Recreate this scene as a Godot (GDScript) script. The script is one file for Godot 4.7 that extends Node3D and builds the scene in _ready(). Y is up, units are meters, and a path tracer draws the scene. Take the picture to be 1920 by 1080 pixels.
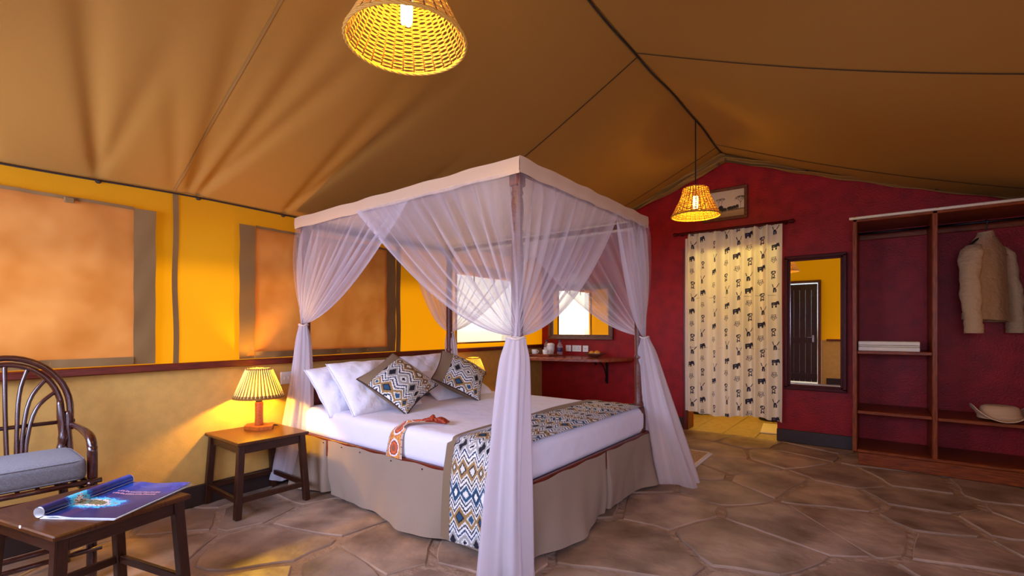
extends Node3D
# Safari tent bedroom: a four-poster bed under a mosquito net, canvas roof, ochre and red plaster walls.
# World axes: -z runs along the bed's side to the red wall, -x to the canvas window wall, y up, metres.

const YAW := 0.66005
const EYE := 1.25
const WALL_AT := Vector3(-4.08, 0.0, -6.0)      # corner of canvas wall and red wall
const RIDGE_X := -1.48
const FAR_Z := -6.0
const BACK_Z := 0.75
const RIGHT_X := 1.15

var rng := RandomNumberGenerator.new()
var taken := {}
var M := {}
var wall_xf: Transform3D


func _ready() -> void:
	rng.seed = 7
	set_view()
	set_light()
	wall_xf = Transform3D(Basis(Vector3(0.05442, 0, 0.99852), Vector3.UP, Vector3(-0.99852, 0, 0.05442)), WALL_AT)
	make_materials()
	build_floor()
	build_left_wall()
	build_far_wall()
	build_other_walls()
	build_roof()
	build_bathroom()
	build_bed()
	build_bedding()
	build_net()
	build_side_tables()
	build_lamps()
	build_pendants()
	build_armchair()
	build_magazine()
	build_desk_corner()
	build_doorway()
	build_mirrors()
	build_wardrobe()
	build_rugs()


func set_view() -> void:
	var cam := Camera3D.new()
	cam.name = "camera"
	add_child(cam)
	cam.position = Vector3(0, EYE, 0)
	cam.rotation.y = YAW
	var near := 0.05
	cam.set_frustum(1080.0 / 889.0 * near, Vector2(0, 76.0 / 889.0 * near), near, 100.0)
	cam.keep_aspect = Camera3D.KEEP_HEIGHT
	cam.current = true


func set_light() -> void:
	var we := WorldEnvironment.new()
	we.name = "world_environment"
	var env := Environment.new()
	env.background_mode = Environment.BG_SKY
	var sky := Sky.new()
	var sm := ProceduralSkyMaterial.new()
	sm.sky_top_color = Color(0.62, 0.74, 0.92)
	sm.sky_horizon_color = Color(0.95, 0.95, 0.93)
	sm.ground_bottom_color = Color(0.55, 0.48, 0.38)
	sm.ground_horizon_color = Color(0.80, 0.74, 0.64)
	sm.sky_energy_multiplier = 1.3
	sm.ground_energy_multiplier = 1.2
	sky.sky_material = sm
	env.sky = sky
	env.tonemap_mode = Environment.TONE_MAPPER_LINEAR
	env.tonemap_exposure = 1.0
	env.sdfgi_enabled = true
	env.ssao_enabled = true
	env.ssil_enabled = true
	we.environment = env
	add_child(we)
	var sun := DirectionalLight3D.new()
	sun.name = "sun"
	sun.light_color = Color(1.0, 0.96, 0.88)
	sun.light_energy = 1.35
	sun.light_angular_distance = 12.0
	sun.shadow_enabled = true
	add_child(sun)
	sun.look_at_from_position(Vector3(-6, 5.5, 1.2), Vector3.ZERO)
	# daylight through the mesh windows of the wall behind the camera and of the right wall
	window_light(Vector3(-2.75, 1.5, BACK_Z - 0.06), 0.0, Vector2(1.5, 0.95), Color(0.75, 0.81, 1.0), 8.0)
	window_light(Vector3(0.2, 1.5, BACK_Z - 0.06), 0.0, Vector2(1.2, 0.95), Color(0.78, 0.83, 1.0), 5.5)
	# the bright far window: light just outside its mesh screen
	window_light(WALL_AT + Vector3(0.0733 - 0.045, 1.4925, 1.345), -PI / 2 - 0.0545, Vector2(1.28, 0.88), Color(1.0, 0.94, 0.80), 0.55, 0.0)
	window_light(Vector3(RIGHT_X - 0.06, 1.5, -1.5), PI / 2, Vector2(1.6, 0.95), Color(0.72, 0.76, 1.0), 1.3)


func window_light(at: Vector3, turn: float, size: Vector2, color: Color, energy: float, slant := -27.0) -> void:
	var l := AreaLight3D.new()
	l.name = "window_daylight"
	l.area_size = size
	l.area_normalize_energy = false
	l.light_color = color
	l.light_energy = energy
	l.set("area_range", 20.0)
	l.shadow_enabled = true
	add_child(l, true)
	l.position = at
	# the sky seen through a window lies above: its light comes in slanting down
	l.basis = Basis(Vector3.UP, turn) * Basis(Vector3.RIGHT, deg_to_rad(slant))


# ---------------------------------------------------------------- mesh helper

class Mb:
	var st := SurfaceTool.new()
	var xf := Transform3D.IDENTITY
	var any := false

	func _init() -> void:
		st.begin(Mesh.PRIMITIVE_TRIANGLES)
		st.set_smooth_group(-1)

	func flat() -> Mb:
		st.set_smooth_group(-1)
		return self

	func smooth(g := 1) -> Mb:
		st.set_smooth_group(g)
		return self

	func color(c: Color) -> Mb:
		st.set_color(c)
		return self

	func v(p: Vector3, uv: Vector2) -> void:
		st.set_uv(uv)
		st.add_vertex(xf * p)
		any = true

	# a, b, c counter-clockwise seen from outside
	func tri(a: Vector3, b: Vector3, c: Vector3, ua := Vector2.ZERO, ub := Vector2.ZERO, uc := Vector2.ZERO) -> void:
		v(a, ua); v(c, uc); v(b, ub)

	func quad(a: Vector3, b: Vector3, c: Vector3, d: Vector3, ua := Vector2.ZERO, ub := Vector2.ZERO, uc := Vector2.ZERO, ud := Vector2.ZERO) -> void:
		if a.distance_squared_to(c) <= b.distance_squared_to(d):
			tri(a, b, c, ua, ub, uc); tri(a, c, d, ua, uc, ud)
		else:
			tri(a, b, d, ua, ub, ud); tri(b, c, d, ub, uc, ud)

	func face(p: Array, out: Vector3, uvs: Array) -> void:
		var n: Vector3 = (p[1] - p[0]).cross(p[2] - p[0])
		var k := p.size()
		if n.dot(out) < 0:
			p = p.duplicate(); uvs = uvs.duplicate()
			p.reverse(); uvs.reverse()
		for i in range(1, k - 1):
			tri(p[0], p[i], p[i + 1], uvs[0], uvs[i], uvs[i + 1])

	# chamfered box; u runs along the longest side in metres
	func box(c: Vector3, size: Vector3, bevel := 0.004, basis := Basis.IDENTITY) -> Mb:
		var keep := xf
		xf = xf * Transform3D(basis, c)
		var h := size * 0.5
		var b: float = min(bevel, min(h.x, min(h.y, h.z)) * 0.9)
		var long := 0
		if size.y > size[long]: long = 1
		if size.z > size[long]: long = 2
		var off := c.x * 1.37 + c.y * 2.11 + c.z * 0.73
		var uvf := func(p: Vector3, n_axis: int) -> Vector2:
			var o1 := (long if n_axis != long else (long + 1) % 3)
			var o2 := 3 - n_axis - o1
			return Vector2(p[o1] + off, p[o2] + off * 0.5)
		for a in 3:
			var a1 := (a + 1) % 3
			var a2 := (a + 2) % 3
			for s in [-1.0, 1.0]:
				var pts := []
				var uvs := []
				for q in [[-1, -1], [1, -1], [1, 1], [-1, 1]]:
					var p := Vector3.ZERO
					p[a] = h[a] * s
					p[a1] = (h[a1] - b) * q[0]
					p[a2] = (h[a2] - b) * q[1]
					pts.append(p); uvs.append(uvf.call(p, a))
				var o := Vector3.ZERO
				o[a] = s
				face(pts, o, uvs)
				if b > 0.0:
					for s2 in [-1.0, 1.0]:
						var e := []
						var eu := []
						for q in [[0, -1], [0, 1], [1, 1], [1, -1]]:
							var p := Vector3.ZERO
							p[a] = h[a] * s if q[0] == 0 else (h[a] - b) * s
							p[a1] = (h[a1] - b) * s2 if q[0] == 0 else h[a1] * s2
							p[a2] = (h[a2] - b) * q[1]
							e.append(p); eu.append(uvf.call(p, a))
						var o2 := Vector3.ZERO
						o2[a] = s
						o2[a1] = s2
						face(e, o2, eu)
		if b > 0.0:
			for sx in [-1.0, 1.0]:
				for sy in [-1.0, 1.0]:
					for sz in [-1.0, 1.0]:
						var sg := Vector3(sx, sy, sz)
						var q1 := Vector3(h.x, h.y - b, h.z - b) * sg
						var q2 := Vector3(h.x - b, h.y, h.z - b) * sg
						var q3 := Vector3(h.x - b, h.y - b, h.z) * sg
						face([q1, q2, q3], sg, [Vector2.ZERO, Vector2.ZERO, Vector2.ZERO])
		xf = keep
		return self

	# box between two points, size (w, d) across
	func bar(a: Vector3, b: Vector3, w: float, d: float, bevel := 0.004, side := Vector3.ZERO) -> Mb:
		var y := (b - a).normalized()
		var x := side if side != Vector3.ZERO else (Vector3.RIGHT if absf(y.x) < 0.8 else Vector3.FORWARD)
		var z := x.cross(y).normalized()
		x = y.cross(z).normalized()
		return box((a + b) * 0.5, Vector3(w, a.distance_to(b), d), bevel, Basis(x, y, z))

	func surf(nu: int, nv: int, f: Callable, uvs := Vector2.ONE, closed := false) -> Mb:
		var g := PackedVector3Array()
		for j in nv + 1:
			for i in nu + 1:
				if closed and i == nu:
					g.append(g[j * (nu + 1)])
				else:
					g.append(f.call(float(i) / nu, float(j) / nv))
		for j in nv:
			for i in nu:
				var k := j * (nu + 1) + i
				var u0 := float(i) / nu * uvs.x
				var u1 := float(i + 1) / nu * uvs.x
				var v0 := float(j) / nv * uvs.y
				var v1 := float(j + 1) / nv * uvs.y
				quad(g[k], g[k + 1], g[k + nu + 2], g[k + nu + 1], Vector2(u0, v0), Vector2(u1, v0), Vector2(u1, v1), Vector2(u0, v1))
		return self

	# swept tube; radii one number or one per point
	func tube(pts: Array, radii, sides := 8, caps := true, loop := false) -> Mb:
		var n := pts.size()
		var t0: Vector3 = (pts[1] - pts[0]).normalized()
		var nx := Vector3.UP.cross(t0)
		if nx.length() < 0.1: nx = Vector3.RIGHT.cross(t0)
		nx = nx.normalized()
		var rings := []
		var lens := [0.0]
		for i in n:
			var t: Vector3
			if loop: t = pts[(i + 1) % n] - pts[(i - 1 + n) % n]
			elif i == 0: t = pts[1] - pts[0]
			elif i == n - 1: t = pts[i] - pts[i - 1]
			else: t = pts[i + 1] - pts[i - 1]
			t = t.normalized()
			nx = (nx - t * nx.dot(t)).normalized()
			var ny := t.cross(nx)
			var r: float = radii[mini(i, radii.size() - 1)] if radii is Array else radii
			var ring := []
			for k in sides:
				var a := TAU * k / sides
				ring.append(pts[i] + (nx * cos(a) + ny * sin(a)) * r)
			rings.append(ring)
			if i > 0: lens.append(lens[i - 1] + pts[i].distance_to(pts[i - 1]))
		var segs := n if loop else n - 1
		for i in segs:
			var r0: Array = rings[i]
			var r1: Array = rings[(i + 1) % n]
			var l0: float = lens[i]
			var l1: float = lens[i + 1] if i + 1 < n else lens[i] + pts[i].distance_to(pts[0])
			for k in sides:
				var k2 := (k + 1) % sides
				quad(r0[k], r0[k2], r1[k2], r1[k], Vector2(l0, float(k) / sides * 0.1), Vector2(l0, float(k + 1) / sides * 0.1), Vector2(l1, float(k + 1) / sides * 0.1), Vector2(l1, float(k) / sides * 0.1))
		if caps and not loop:
			for k in sides:
				var k2 := (k + 1) % sides
				tri(pts[0], rings[0][k2], rings[0][k])
				tri(pts[n - 1], rings[n - 1][k], rings[n - 1][k2])
		return self

	# profile of (radius, height) from bottom to top
	func lathe(prof: Array, sides := 24, at := Vector3.ZERO, sx := 1.0, sz := 1.0) -> Mb:
		for i in prof.size() - 1:
			var p: Vector2 = prof[i]
			var q: Vector2 = prof[i + 1]
			for k in sides:
				var a := TAU * k / sides
				var b := TAU * (k + 1) / sides
				var pa := at + Vector3(cos(a) * p.x * sx, p.y, -sin(a) * p.x * sz)
				var pb := at + Vector3(cos(b) * p.x * sx, p.y, -sin(b) * p.x * sz)
				var qa := at + Vector3(cos(a) * q.x * sx, q.y, -sin(a) * q.x * sz)
				var qb := at + Vector3(cos(b) * q.x * sx, q.y, -sin(b) * q.x * sz)
				var u0 := float(k) / sides
				var u1 := float(k + 1) / sides
				if p.x < 1e-5:
					tri(pa, qb, qa, Vector2(u0, p.y), Vector2(u1, q.y), Vector2(u0, q.y))
				elif q.x < 1e-5:
					tri(pa, pb, qa, Vector2(u0, p.y), Vector2(u1, p.y), Vector2(u0, q.y))
				else:
					quad(pa, pb, qb, qa, Vector2(u0, p.y), Vector2(u1, p.y), Vector2(u1, q.y), Vector2(u0, q.y))
		return self

	# flat polygon in x, z pulled up from y0 to y1 with a chamfered top edge
	func prism(poly: PackedVector2Array, y0: float, y1: float, bevel := 0.0, edge_color = null, top_color = null) -> Mb:
		var area := 0.0
		var n := poly.size()
		for i in n: area += poly[i].cross(poly[(i + 1) % n])
		if area < 0: 
			poly = poly.duplicate(); poly.reverse()
		var inner := PackedVector2Array()
		for i in n:
			var e0 := (poly[i] - poly[(i - 1 + n) % n]).normalized()
			var e1 := (poly[(i + 1) % n] - poly[i]).normalized()
			var m := (e0.orthogonal() + e1.orthogonal()) * -1.0
			var ml := m.length()
			m = m / maxf(ml, 0.2)
			inner.append(poly[i] + m * bevel / maxf(0.5, ml * 0.5))
		# poly is counter-clockwise in (x, z), so seen from above (y up) it is clockwise
		if top_color != null: color(top_color)
		var idx := Geometry2D.triangulate_polygon(inner)
		for i in range(0, idx.size(), 3):
			var p := [inner[idx[i]], inner[idx[i + 1]], inner[idx[i + 2]]]
			face([Vector3(p[0].x, y1, p[0].y), Vector3(p[1].x, y1, p[1].y), Vector3(p[2].x, y1, p[2].y)], Vector3.UP, [p[0], p[1], p[2]])
		for i in n:
			var j := (i + 1) % n
			var a := poly[i]
			var b := poly[j]
			var e := (b - a)
			var out := Vector3(e.y, 0, -e.x)
			if bevel > 0.0:
				if edge_color != null: color(edge_color)
				face([Vector3(a.x, y1 - bevel, a.y), Vector3(b.x, y1 - bevel, b.y), Vector3(inner[j].x, y1, inner[j].y), Vector3(inner[i].x, y1, inner[i].y)], out + Vector3.UP * out.length(), [a, b, inner[j], inner[i]])
			face([Vector3(a.x, y0, a.y), Vector3(b.x, y0, b.y), Vector3(b.x, y1 - bevel, b.y), Vector3(a.x, y1 - bevel, a.y)], out, [a, b, b + Vector2(0.03, 0.03), a + Vector2(0.03, 0.03)])
		for i in range(0, idx.size(), 3):
			var p := [poly[idx[i]], poly[idx[i + 1]], poly[idx[i + 2]]]
			face([Vector3(p[0].x, y0, p[0].y), Vector3(p[1].x, y0, p[1].y), Vector3(p[2].x, y0, p[2].y)], Vector3.DOWN, [p[0], p[1], p[2]])
		return self

	# rounded, slightly puffed box
	func rbox(c: Vector3, size: Vector3, r: float, n := 8, puff := Vector3.ZERO, basis := Basis.IDENTITY) -> Mb:
		var keep := xf
		xf = xf * Transform3D(basis, c)
		var h := size * 0.5
		for a in 3:
			var a1 := (a + 1) % 3
			var a2 := (a + 2) % 3
			for s in [-1.0, 1.0]:
				var pt := func(i: int, j: int) -> Vector3:
					var p := Vector3.ZERO
					p[a] = h[a] * s
					var ti := float(i) / n * 2 - 1
					var tj := float(j) / n * 2 - 1
					p[a1] = signf(ti) * (h[a1] - r * (1 - pow(maxf(0, (absf(ti) - 0.6) / 0.4), 1.0))) if absf(ti) > 0.6 else ti / 0.6 * (h[a1] - r)
					p[a2] = signf(tj) * (h[a2] - r * (1 - pow(maxf(0, (absf(tj) - 0.6) / 0.4), 1.0))) if absf(tj) > 0.6 else tj / 0.6 * (h[a2] - r)
					var inner := Vector3(clampf(p.x, -h.x + r, h.x - r), clampf(p.y, -h.y + r, h.y - r), clampf(p.z, -h.z + r, h.z - r))
					var d := (p - inner)
					var q := inner + d.normalized() * r
					q += Vector3(signf(q.x) * puff.x * (1 - pow(q.y / h.y, 2)) * (1 - pow(q.z / h.z, 2)), signf(q.y) * puff.y * (1 - pow(q.x / h.x, 2)) * (1 - pow(q.z / h.z, 2)), signf(q.z) * puff.z * (1 - pow(q.x / h.x, 2)) * (1 - pow(q.y / h.y, 2)))
					return q
				for i in n:
					for j in n:
						var p0: Vector3 = pt.call(i, j)
						var p1: Vector3 = pt.call(i + 1, j)
						var p2: Vector3 = pt.call(i + 1, j + 1)
						var p3: Vector3 = pt.call(i, j + 1)
						var us := [Vector2(p0[a1], p0[a2]), Vector2(p1[a1], p1[a2]), Vector2(p2[a1], p2[a2]), Vector2(p3[a1], p3[a2])]
						if s > 0: quad(p0, p1, p2, p3, us[0], us[1], us[2], us[3])
						else: quad(p0, p3, p2, p1, us[0], us[3], us[2], us[1])
		xf = keep
		return self

	func done() -> ArrayMesh:
		st.generate_normals()
		st.index()
		return st.commit()


# ---------------------------------------------------------------- scene tree helpers

func numbered(n: String) -> String:
	if not taken.has(n):
		taken[n] = 0
		return n
	taken[n] += 1
	return "%s_%03d" % [n, taken[n]]


func tag(o: Node3D, label := "", category := "", group := "", kind := "") -> Node3D:
	if label: o.set_meta("label", label)
	if category: o.set_meta("category", category)
	if group: o.set_meta("group", group)
	if kind: o.set_meta("kind", kind)
	return o


func thing(called: String, label: String, category: String, at := Vector3.ZERO, turn := 0.0, group := "") -> Node3D:
	var o := Node3D.new()
	o.name = numbered(called)
	add_child(o)
	o.position = at
	o.rotation.y = turn
	tag(o, label, category, group)
	return o


func part(called: String, mb: Mb, m: Material, parent: Node3D) -> MeshInstance3D:
	var o := MeshInstance3D.new()
	o.name = called
	o.mesh = mb.done()
	o.material_override = m
	parent.add_child(o, true)
	return o


func single(called: String, mb: Mb, m: Material, label: String, category: String, at := Vector3.ZERO, turn := 0.0, group := "") -> MeshInstance3D:
	var o := part(numbered(called), mb, m, self)
	o.position = at
	o.rotation.y = turn
	tag(o, label, category, group)
	return o


func struct(called: String, label: String, category: String, xf := Transform3D.IDENTITY) -> Node3D:
	var o := Node3D.new()
	o.name = called
	add_child(o)
	o.transform = xf
	tag(o, label, category, "", "structure")
	return o


func struct_mesh(called: String, mb: Mb, m: Material, label: String, category: String, xf := Transform3D.IDENTITY) -> MeshInstance3D:
	var o := part(called, mb, m, self)
	o.transform = xf
	tag(o, label, category, "", "structure")
	return o


func copy(o: Node3D, label: String, at: Vector3, turn := 0.0) -> Node3D:
	var c: Node3D = o.duplicate()
	c.name = numbered(str(o.name).rstrip("0123456789").trim_suffix("_"))
	add_child(c)
	c.position = at
	c.rotation.y = turn
	c.set_meta("label", label)
	return c


func bez(a: Vector3, b: Vector3, c: Vector3, n := 10) -> Array:
	var out := []
	for i in n + 1:
		var t := float(i) / n
		out.append(a.lerp(b, t).lerp(b.lerp(c, t), t))
	return out


func spline(p: Array, n := 6) -> Array:
	var out := []
	for i in p.size() - 1:
		var a: Vector3 = p[maxi(i - 1, 0)]
		var d: Vector3 = p[mini(i + 2, p.size() - 1)]
		for k in n:
			out.append(p[i].cubic_interpolate(p[i + 1], a, d, float(k) / n))
	out.append(p[p.size() - 1])
	return out


func bump(x: float) -> float:
	return exp(-x * x)


func smooth01(a: float, b: float, x: float) -> float:
	return smoothstep(a, b, x)


# ---------------------------------------------------------------- materials

func noise_tex(freq: float, octaves: int, seed_: int, ramp: Array = [], size := 512, kind := FastNoiseLite.TYPE_SIMPLEX_SMOOTH) -> NoiseTexture2D:
	var f := FastNoiseLite.new()
	f.noise_type = kind
	f.frequency = freq
	f.fractal_octaves = octaves
	f.seed = seed_
	var t := NoiseTexture2D.new()
	t.width = size
	t.height = size
	t.seamless = true
	t.noise = f
	if ramp:
		var g := Gradient.new()
		var offs := PackedFloat32Array()
		var cols := PackedColorArray()
		for r in ramp:
			offs.append(r[0]); cols.append(r[1])
		g.offsets = offs
		g.colors = cols
		t.color_ramp = g
	return t


func mat(called: String, c: Color, rough := 0.8, o := {}) -> StandardMaterial3D:
	var m := StandardMaterial3D.new()
	m.resource_name = called
	m.albedo_color = c
	m.roughness = rough
	m.metallic_specular = o.get("spec", 0.5)
	m.metallic = o.get("metal", 0.0)
	if o.has("tex"):
		m.albedo_texture = o.tex
	if o.has("height"):
		m.heightmap_enabled = true
		m.heightmap_texture = o.height
		m.heightmap_scale = o.get("depth", 0.3)
	if o.has("scale"):
		m.uv1_scale = o.scale
	if o.get("tri", false):
		m.uv1_triplanar = true
		m.uv1_world_triplanar = o.get("world", true)
	if o.has("back"):
		m.backlight_enabled = true
		m.backlight = o.back
	if o.get("both", false):
		m.cull_mode = BaseMaterial3D.CULL_DISABLED
	if o.has("alpha"):
		m.transparency = BaseMaterial3D.TRANSPARENCY_ALPHA
		m.albedo_color.a = o.alpha
		m.cull_mode = BaseMaterial3D.CULL_DISABLED
	if o.has("glow"):
		m.emission_enabled = true
		m.emission = o.glow
		m.emission_energy_multiplier = o.get("power", 1.0)
	if o.has("coat"):
		m.clearcoat_enabled = true
		m.clearcoat = o.coat
		m.clearcoat_roughness = 0.2
	if o.has("rim"):
		m.rim_enabled = true
		m.rim = o.rim
		m.rim_tint = 0.5
	if o.get("vcol", false):
		m.vertex_color_use_as_albedo = true
	M[called] = m
	return m


func c8(r: int, g: int, b: int) -> Color:
	return Color8(r, g, b)


func make_materials() -> void:
	var weave := noise_tex(0.35, 2, 3, [], 256)
	var rough_plaster := noise_tex(0.09, 4, 11)
	var blotch := noise_tex(0.012, 4, 21, [[0.0, Color(0.93, 0.93, 0.93)], [1.0, Color(1, 1, 1)]])
	var stone_tint := noise_tex(0.012, 5, 5, [[0.0, c8(150, 132, 118)], [0.45, c8(205, 190, 178)], [0.7, c8(232, 216, 200)], [1.0, c8(255, 240, 226)]])
	var stone_relief := noise_tex(0.02, 6, 6)
	var grain := noise_tex(0.02, 5, 8, [[0.0, c8(140, 124, 112)], [0.4, c8(205, 190, 178)], [0.6, c8(228, 216, 206)], [1.0, c8(255, 250, 245)]])
	var faded := noise_tex(0.01, 5, 31, [[0.0, c8(205, 190, 205)], [0.5, c8(235, 228, 232)], [1.0, c8(255, 255, 255)]])

	var cloth_tone := noise_tex(0.30, 3, 14, [[0.0, c8(222, 214, 200)], [1.0, c8(255, 255, 255)]])
	var flap_tone := noise_tex(0.008, 3, 15, [[0.0, c8(222, 196, 160)], [0.5, c8(240, 226, 212)], [1.0, c8(255, 252, 255)]])  # faded blotches that also paint soft tree shadow into the backlit flaps
	mat("stone", Color(1, 1, 1), 0.42, {"tex": stone_tint, "height": stone_relief, "depth": 0.9, "scale": Vector3(0.35, 0.35, 0.35), "tri": true, "vcol": true, "spec": 0.45})
	mat("mortar", c8(158, 128, 104), 0.75, {"tex": blotch, "height": stone_relief, "depth": 1.2, "scale": Vector3(1.1, 1.1, 1.1), "tri": true})
	mat("sand", c8(196, 170, 130), 0.95, {"tex": blotch, "scale": Vector3(0.3, 0.3, 0.3), "tri": true})
	mat("ochre", c8(222, 174, 92), 0.7, {"tex": blotch, "height": rough_plaster, "depth": 0.09, "scale": Vector3(1.5, 1.5, 1.5), "tri": true, "spec": 0.35})
	mat("red", c8(160, 12, 17), 0.5, {"tex": faded, "height": rough_plaster, "depth": 0.14, "scale": Vector3(1.0, 1.0, 1.0), "tri": true, "spec": 0.38})
	mat("skirting", c8(52, 34, 30), 0.5, {"tex": blotch, "scale": Vector3(2, 2, 2), "tri": true})
	mat("yellow_canvas", c8(246, 184, 40), 0.85, {"tex": cloth_tone, "scale": Vector3(1.6, 1.6, 1.6), "tri": true, "back": Color(1.0, 0.88, 0.12), "both": true, "spec": 0.2})
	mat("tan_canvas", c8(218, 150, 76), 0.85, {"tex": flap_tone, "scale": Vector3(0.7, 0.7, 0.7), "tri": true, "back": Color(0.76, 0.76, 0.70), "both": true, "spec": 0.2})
	mat("khaki_canvas", c8(134, 102, 62), 0.9, {"height": weave, "depth": 0.06, "scale": Vector3(5, 5, 5), "tri": true, "back": Color(0.14, 0.10, 0.05), "both": true, "spec": 0.2})
	mat("roof_canvas", c8(164, 116, 52), 0.8, {"height": weave, "depth": 0.04, "scale": Vector3(5, 5, 5), "tri": true, "both": true, "spec": 0.25})
	mat("valance", c8(150, 112, 62), 0.8, {"both": true, "spec": 0.2})
	mat("seam", c8(64, 40, 20), 0.9)
	mat("rope", c8(40, 26, 16), 0.8)
	mat("screen", c8(245, 240, 226), 0.9, {"alpha": 0.5, "back": Color(1.0, 0.98, 0.92), "spec": 0.1})
	mat("wood_dark", c8(64, 29, 11), 0.34, {"tex": grain, "scale": Vector3(0.9, 9, 1), "spec": 0.5})
	mat("wood_top", c8(88, 48, 17), 0.28, {"tex": grain, "scale": Vector3(0.9, 8, 1), "spec": 0.5})
	mat("wood_red", c8(122, 44, 24), 0.35, {"tex": grain, "scale": Vector3(0.7, 8, 1), "spec": 0.5})
	mat("wood_wardrobe", c8(154, 76, 26), 0.38, {"tex": grain, "scale": Vector3(0.6, 7, 1), "spec": 0.35})
	mat("wood_post", c8(120, 62, 44), 0.4, {"tex": grain, "scale": Vector3(0.8, 6, 1)})
	mat("wood_lamp", c8(212, 112, 32), 0.32, {"tex": grain, "scale": Vector3(2, 12, 1)})
	mat("wood_desk", c8(168, 92, 66), 0.22, {"tex": grain, "scale": Vector3(0.8, 7, 1)})
	mat("wood_chair", c8(70, 30, 20), 0.22, {"tex": grain, "scale": Vector3(2, 8, 1), "coat": 0.5})
	mat("sheet", c8(236, 232, 242), 0.8, {"rim": 0.2, "spec": 0.25, "height": noise_tex(0.008, 3, 41), "depth": 0.5, "scale": Vector3(1.2, 1.2, 1.2), "tri": true})
	mat("pillow", c8(238, 236, 244), 0.8, {"rim": 0.2, "spec": 0.25, "height": noise_tex(0.012, 3, 42), "depth": 0.9, "scale": Vector3(1.6, 1.6, 1.6), "tri": true})
	mat("net", c8(240, 234, 238), 0.9, {"alpha": 1.0, "back": Color(0.9, 0.9, 0.92), "vcol": true, "spec": 0.1})
	mat("net_band", c8(216, 184, 150), 0.9, {"both": true, "back": Color(0.5, 0.5, 0.5), "spec": 0.1})
	mat("net_roof", c8(238, 220, 206), 0.9, {"both": true, "back": Color(0.6, 0.6, 0.6), "spec": 0.1})
	mat("linen", c8(174, 152, 131), 0.85, {"both": true, "rim": 0.2, "spec": 0.2, "tex": noise_tex(0.25, 3, 51, [[0.0, c8(205, 200, 196)], [1.0, c8(255, 255, 255)]]), "scale": Vector3(2.2, 2.2, 2.2), "tri": true})
	mat("khaki_cloth", c8(146, 124, 98), 0.85, {"both": true, "rim": 0.2, "spec": 0.2, "tex": noise_tex(0.25, 3, 52, [[0.0, c8(215, 210, 205)], [1.0, c8(255, 255, 255)]]), "scale": Vector3(3, 3, 3), "tri": true})
	mat("piping", c8(74, 50, 36), 0.8)
	mat("ikat", Color(1, 1, 1), 0.85, {"both": true, "tex": ikat_texture(), "spec": 0.2})
	mat("grey_cloth", c8(136, 130, 128), 0.9, {"rim": 0.3, "spec": 0.2, "tex": cross_hatch(), "scale": Vector3(4, 4, 4), "tri": true})
	mat("straw", c8(216, 162, 66), 0.6, {"back": Color(0.30, 0.22, 0.05)})
	mat("straw_dark", c8(112, 62, 26), 0.7)
	mat("bulb", Color(1, 0.95, 0.8), 0.5, {"glow": Color(1.0, 0.93, 0.72), "power": 9.0})
	mat("socket", c8(60, 52, 44), 0.4)
	mat("shade", c8(240, 220, 150), 0.8, {"back": Color(0.42, 0.40, 0.30), "both": true, "spec": 0.1})
	mat("shade_rib", c8(150, 98, 22), 0.8)
	mat("black", c8(22, 20, 22), 0.5)
	mat("iron", c8(26, 22, 24), 0.45, {"metal": 0.6})
	mat("chrome", c8(200, 200, 205), 0.18, {"metal": 1.0})
	mat("brass", c8(190, 140, 60), 0.3, {"metal": 1.0})
	mat("white_plastic", c8(232, 230, 226), 0.35)
	mat("slot", c8(70, 66, 64), 0.6)
	mat("porcelain", c8(240, 240, 242), 0.15, {"coat": 0.4})
	mat("clear_glass", Color(0.86, 0.9, 0.95, 0.12), 0.04, {"alpha": 0.16})
	mat("milky", c8(226, 226, 230), 0.3)
	mat("purple_cap", c8(60, 46, 90), 0.4)
	mat("mirror", c8(238, 238, 236), 0.015, {"metal": 1.0})
	mat("frame_grey", c8(122, 82, 66), 0.35, {"tex": grain, "scale": Vector3(1, 9, 1)})
	mat("frame_red", c8(88, 20, 13), 0.4, {"tex": grain, "scale": Vector3(1, 9, 1), "spec": 0.3})
	mat("frame_rustic", c8(120, 66, 36), 0.6, {"tex": grain, "scale": Vector3(1.5, 7, 1)})
	mat("curtain", Color(1, 1, 1), 0.8, {"both": true, "tex": curtain_texture(), "back": Color(0.7, 0.7, 0.66), "spec": 0.15})
	mat("photo", Color(1, 1, 1), 0.5, {"tex": photo_texture()})
	mat("cover", Color(1, 1, 1), 0.22, {"tex": magazine_texture(), "coat": 0.4})
	mat("paper", c8(238, 236, 234), 0.5, {"both": true})
	mat("scarf_twist", c8(190, 92, 44), 0.6, {"tex": noise_tex(0.03, 3, 91, [[0.0, c8(40, 24, 22)], [0.35, c8(120, 60, 40)], [0.5, c8(255, 220, 180)], [0.62, c8(255, 160, 90)], [1.0, c8(160, 80, 60)]]), "scale": Vector3(4.5, 4.5, 4.5), "tri": true})
	mat("scarf", Color(1, 1, 1), 0.6, {"both": true, "tex": scarf_texture(), "rim": 0.3})
	mat("jacket", c8(176, 146, 108), 0.85, {"both": true, "rim": 0.2, "height": noise_tex(0.02, 3, 61), "depth": 0.9, "scale": Vector3(2, 2, 2), "tri": true})
	mat("jacket_button", c8(60, 44, 32), 0.5)
	mat("hat", c8(196, 160, 120), 0.9, {"both": true, "rim": 0.2})
	mat("hat_edge", c8(212, 182, 146), 0.9)
	mat("cream_board", c8(226, 218, 196), 0.5)
	mat("rug", c8(206, 184, 160), 0.95, {"tex": noise_tex(0.04, 4, 71, [[0.0, c8(170, 130, 110)], [0.45, c8(235, 222, 208)], [1.0, c8(255, 250, 240)]]), "height": noise_tex(0.2, 2, 72), "depth": 0.6, "scale": Vector3(1.5, 1.5, 1.5), "tri": true})
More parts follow.
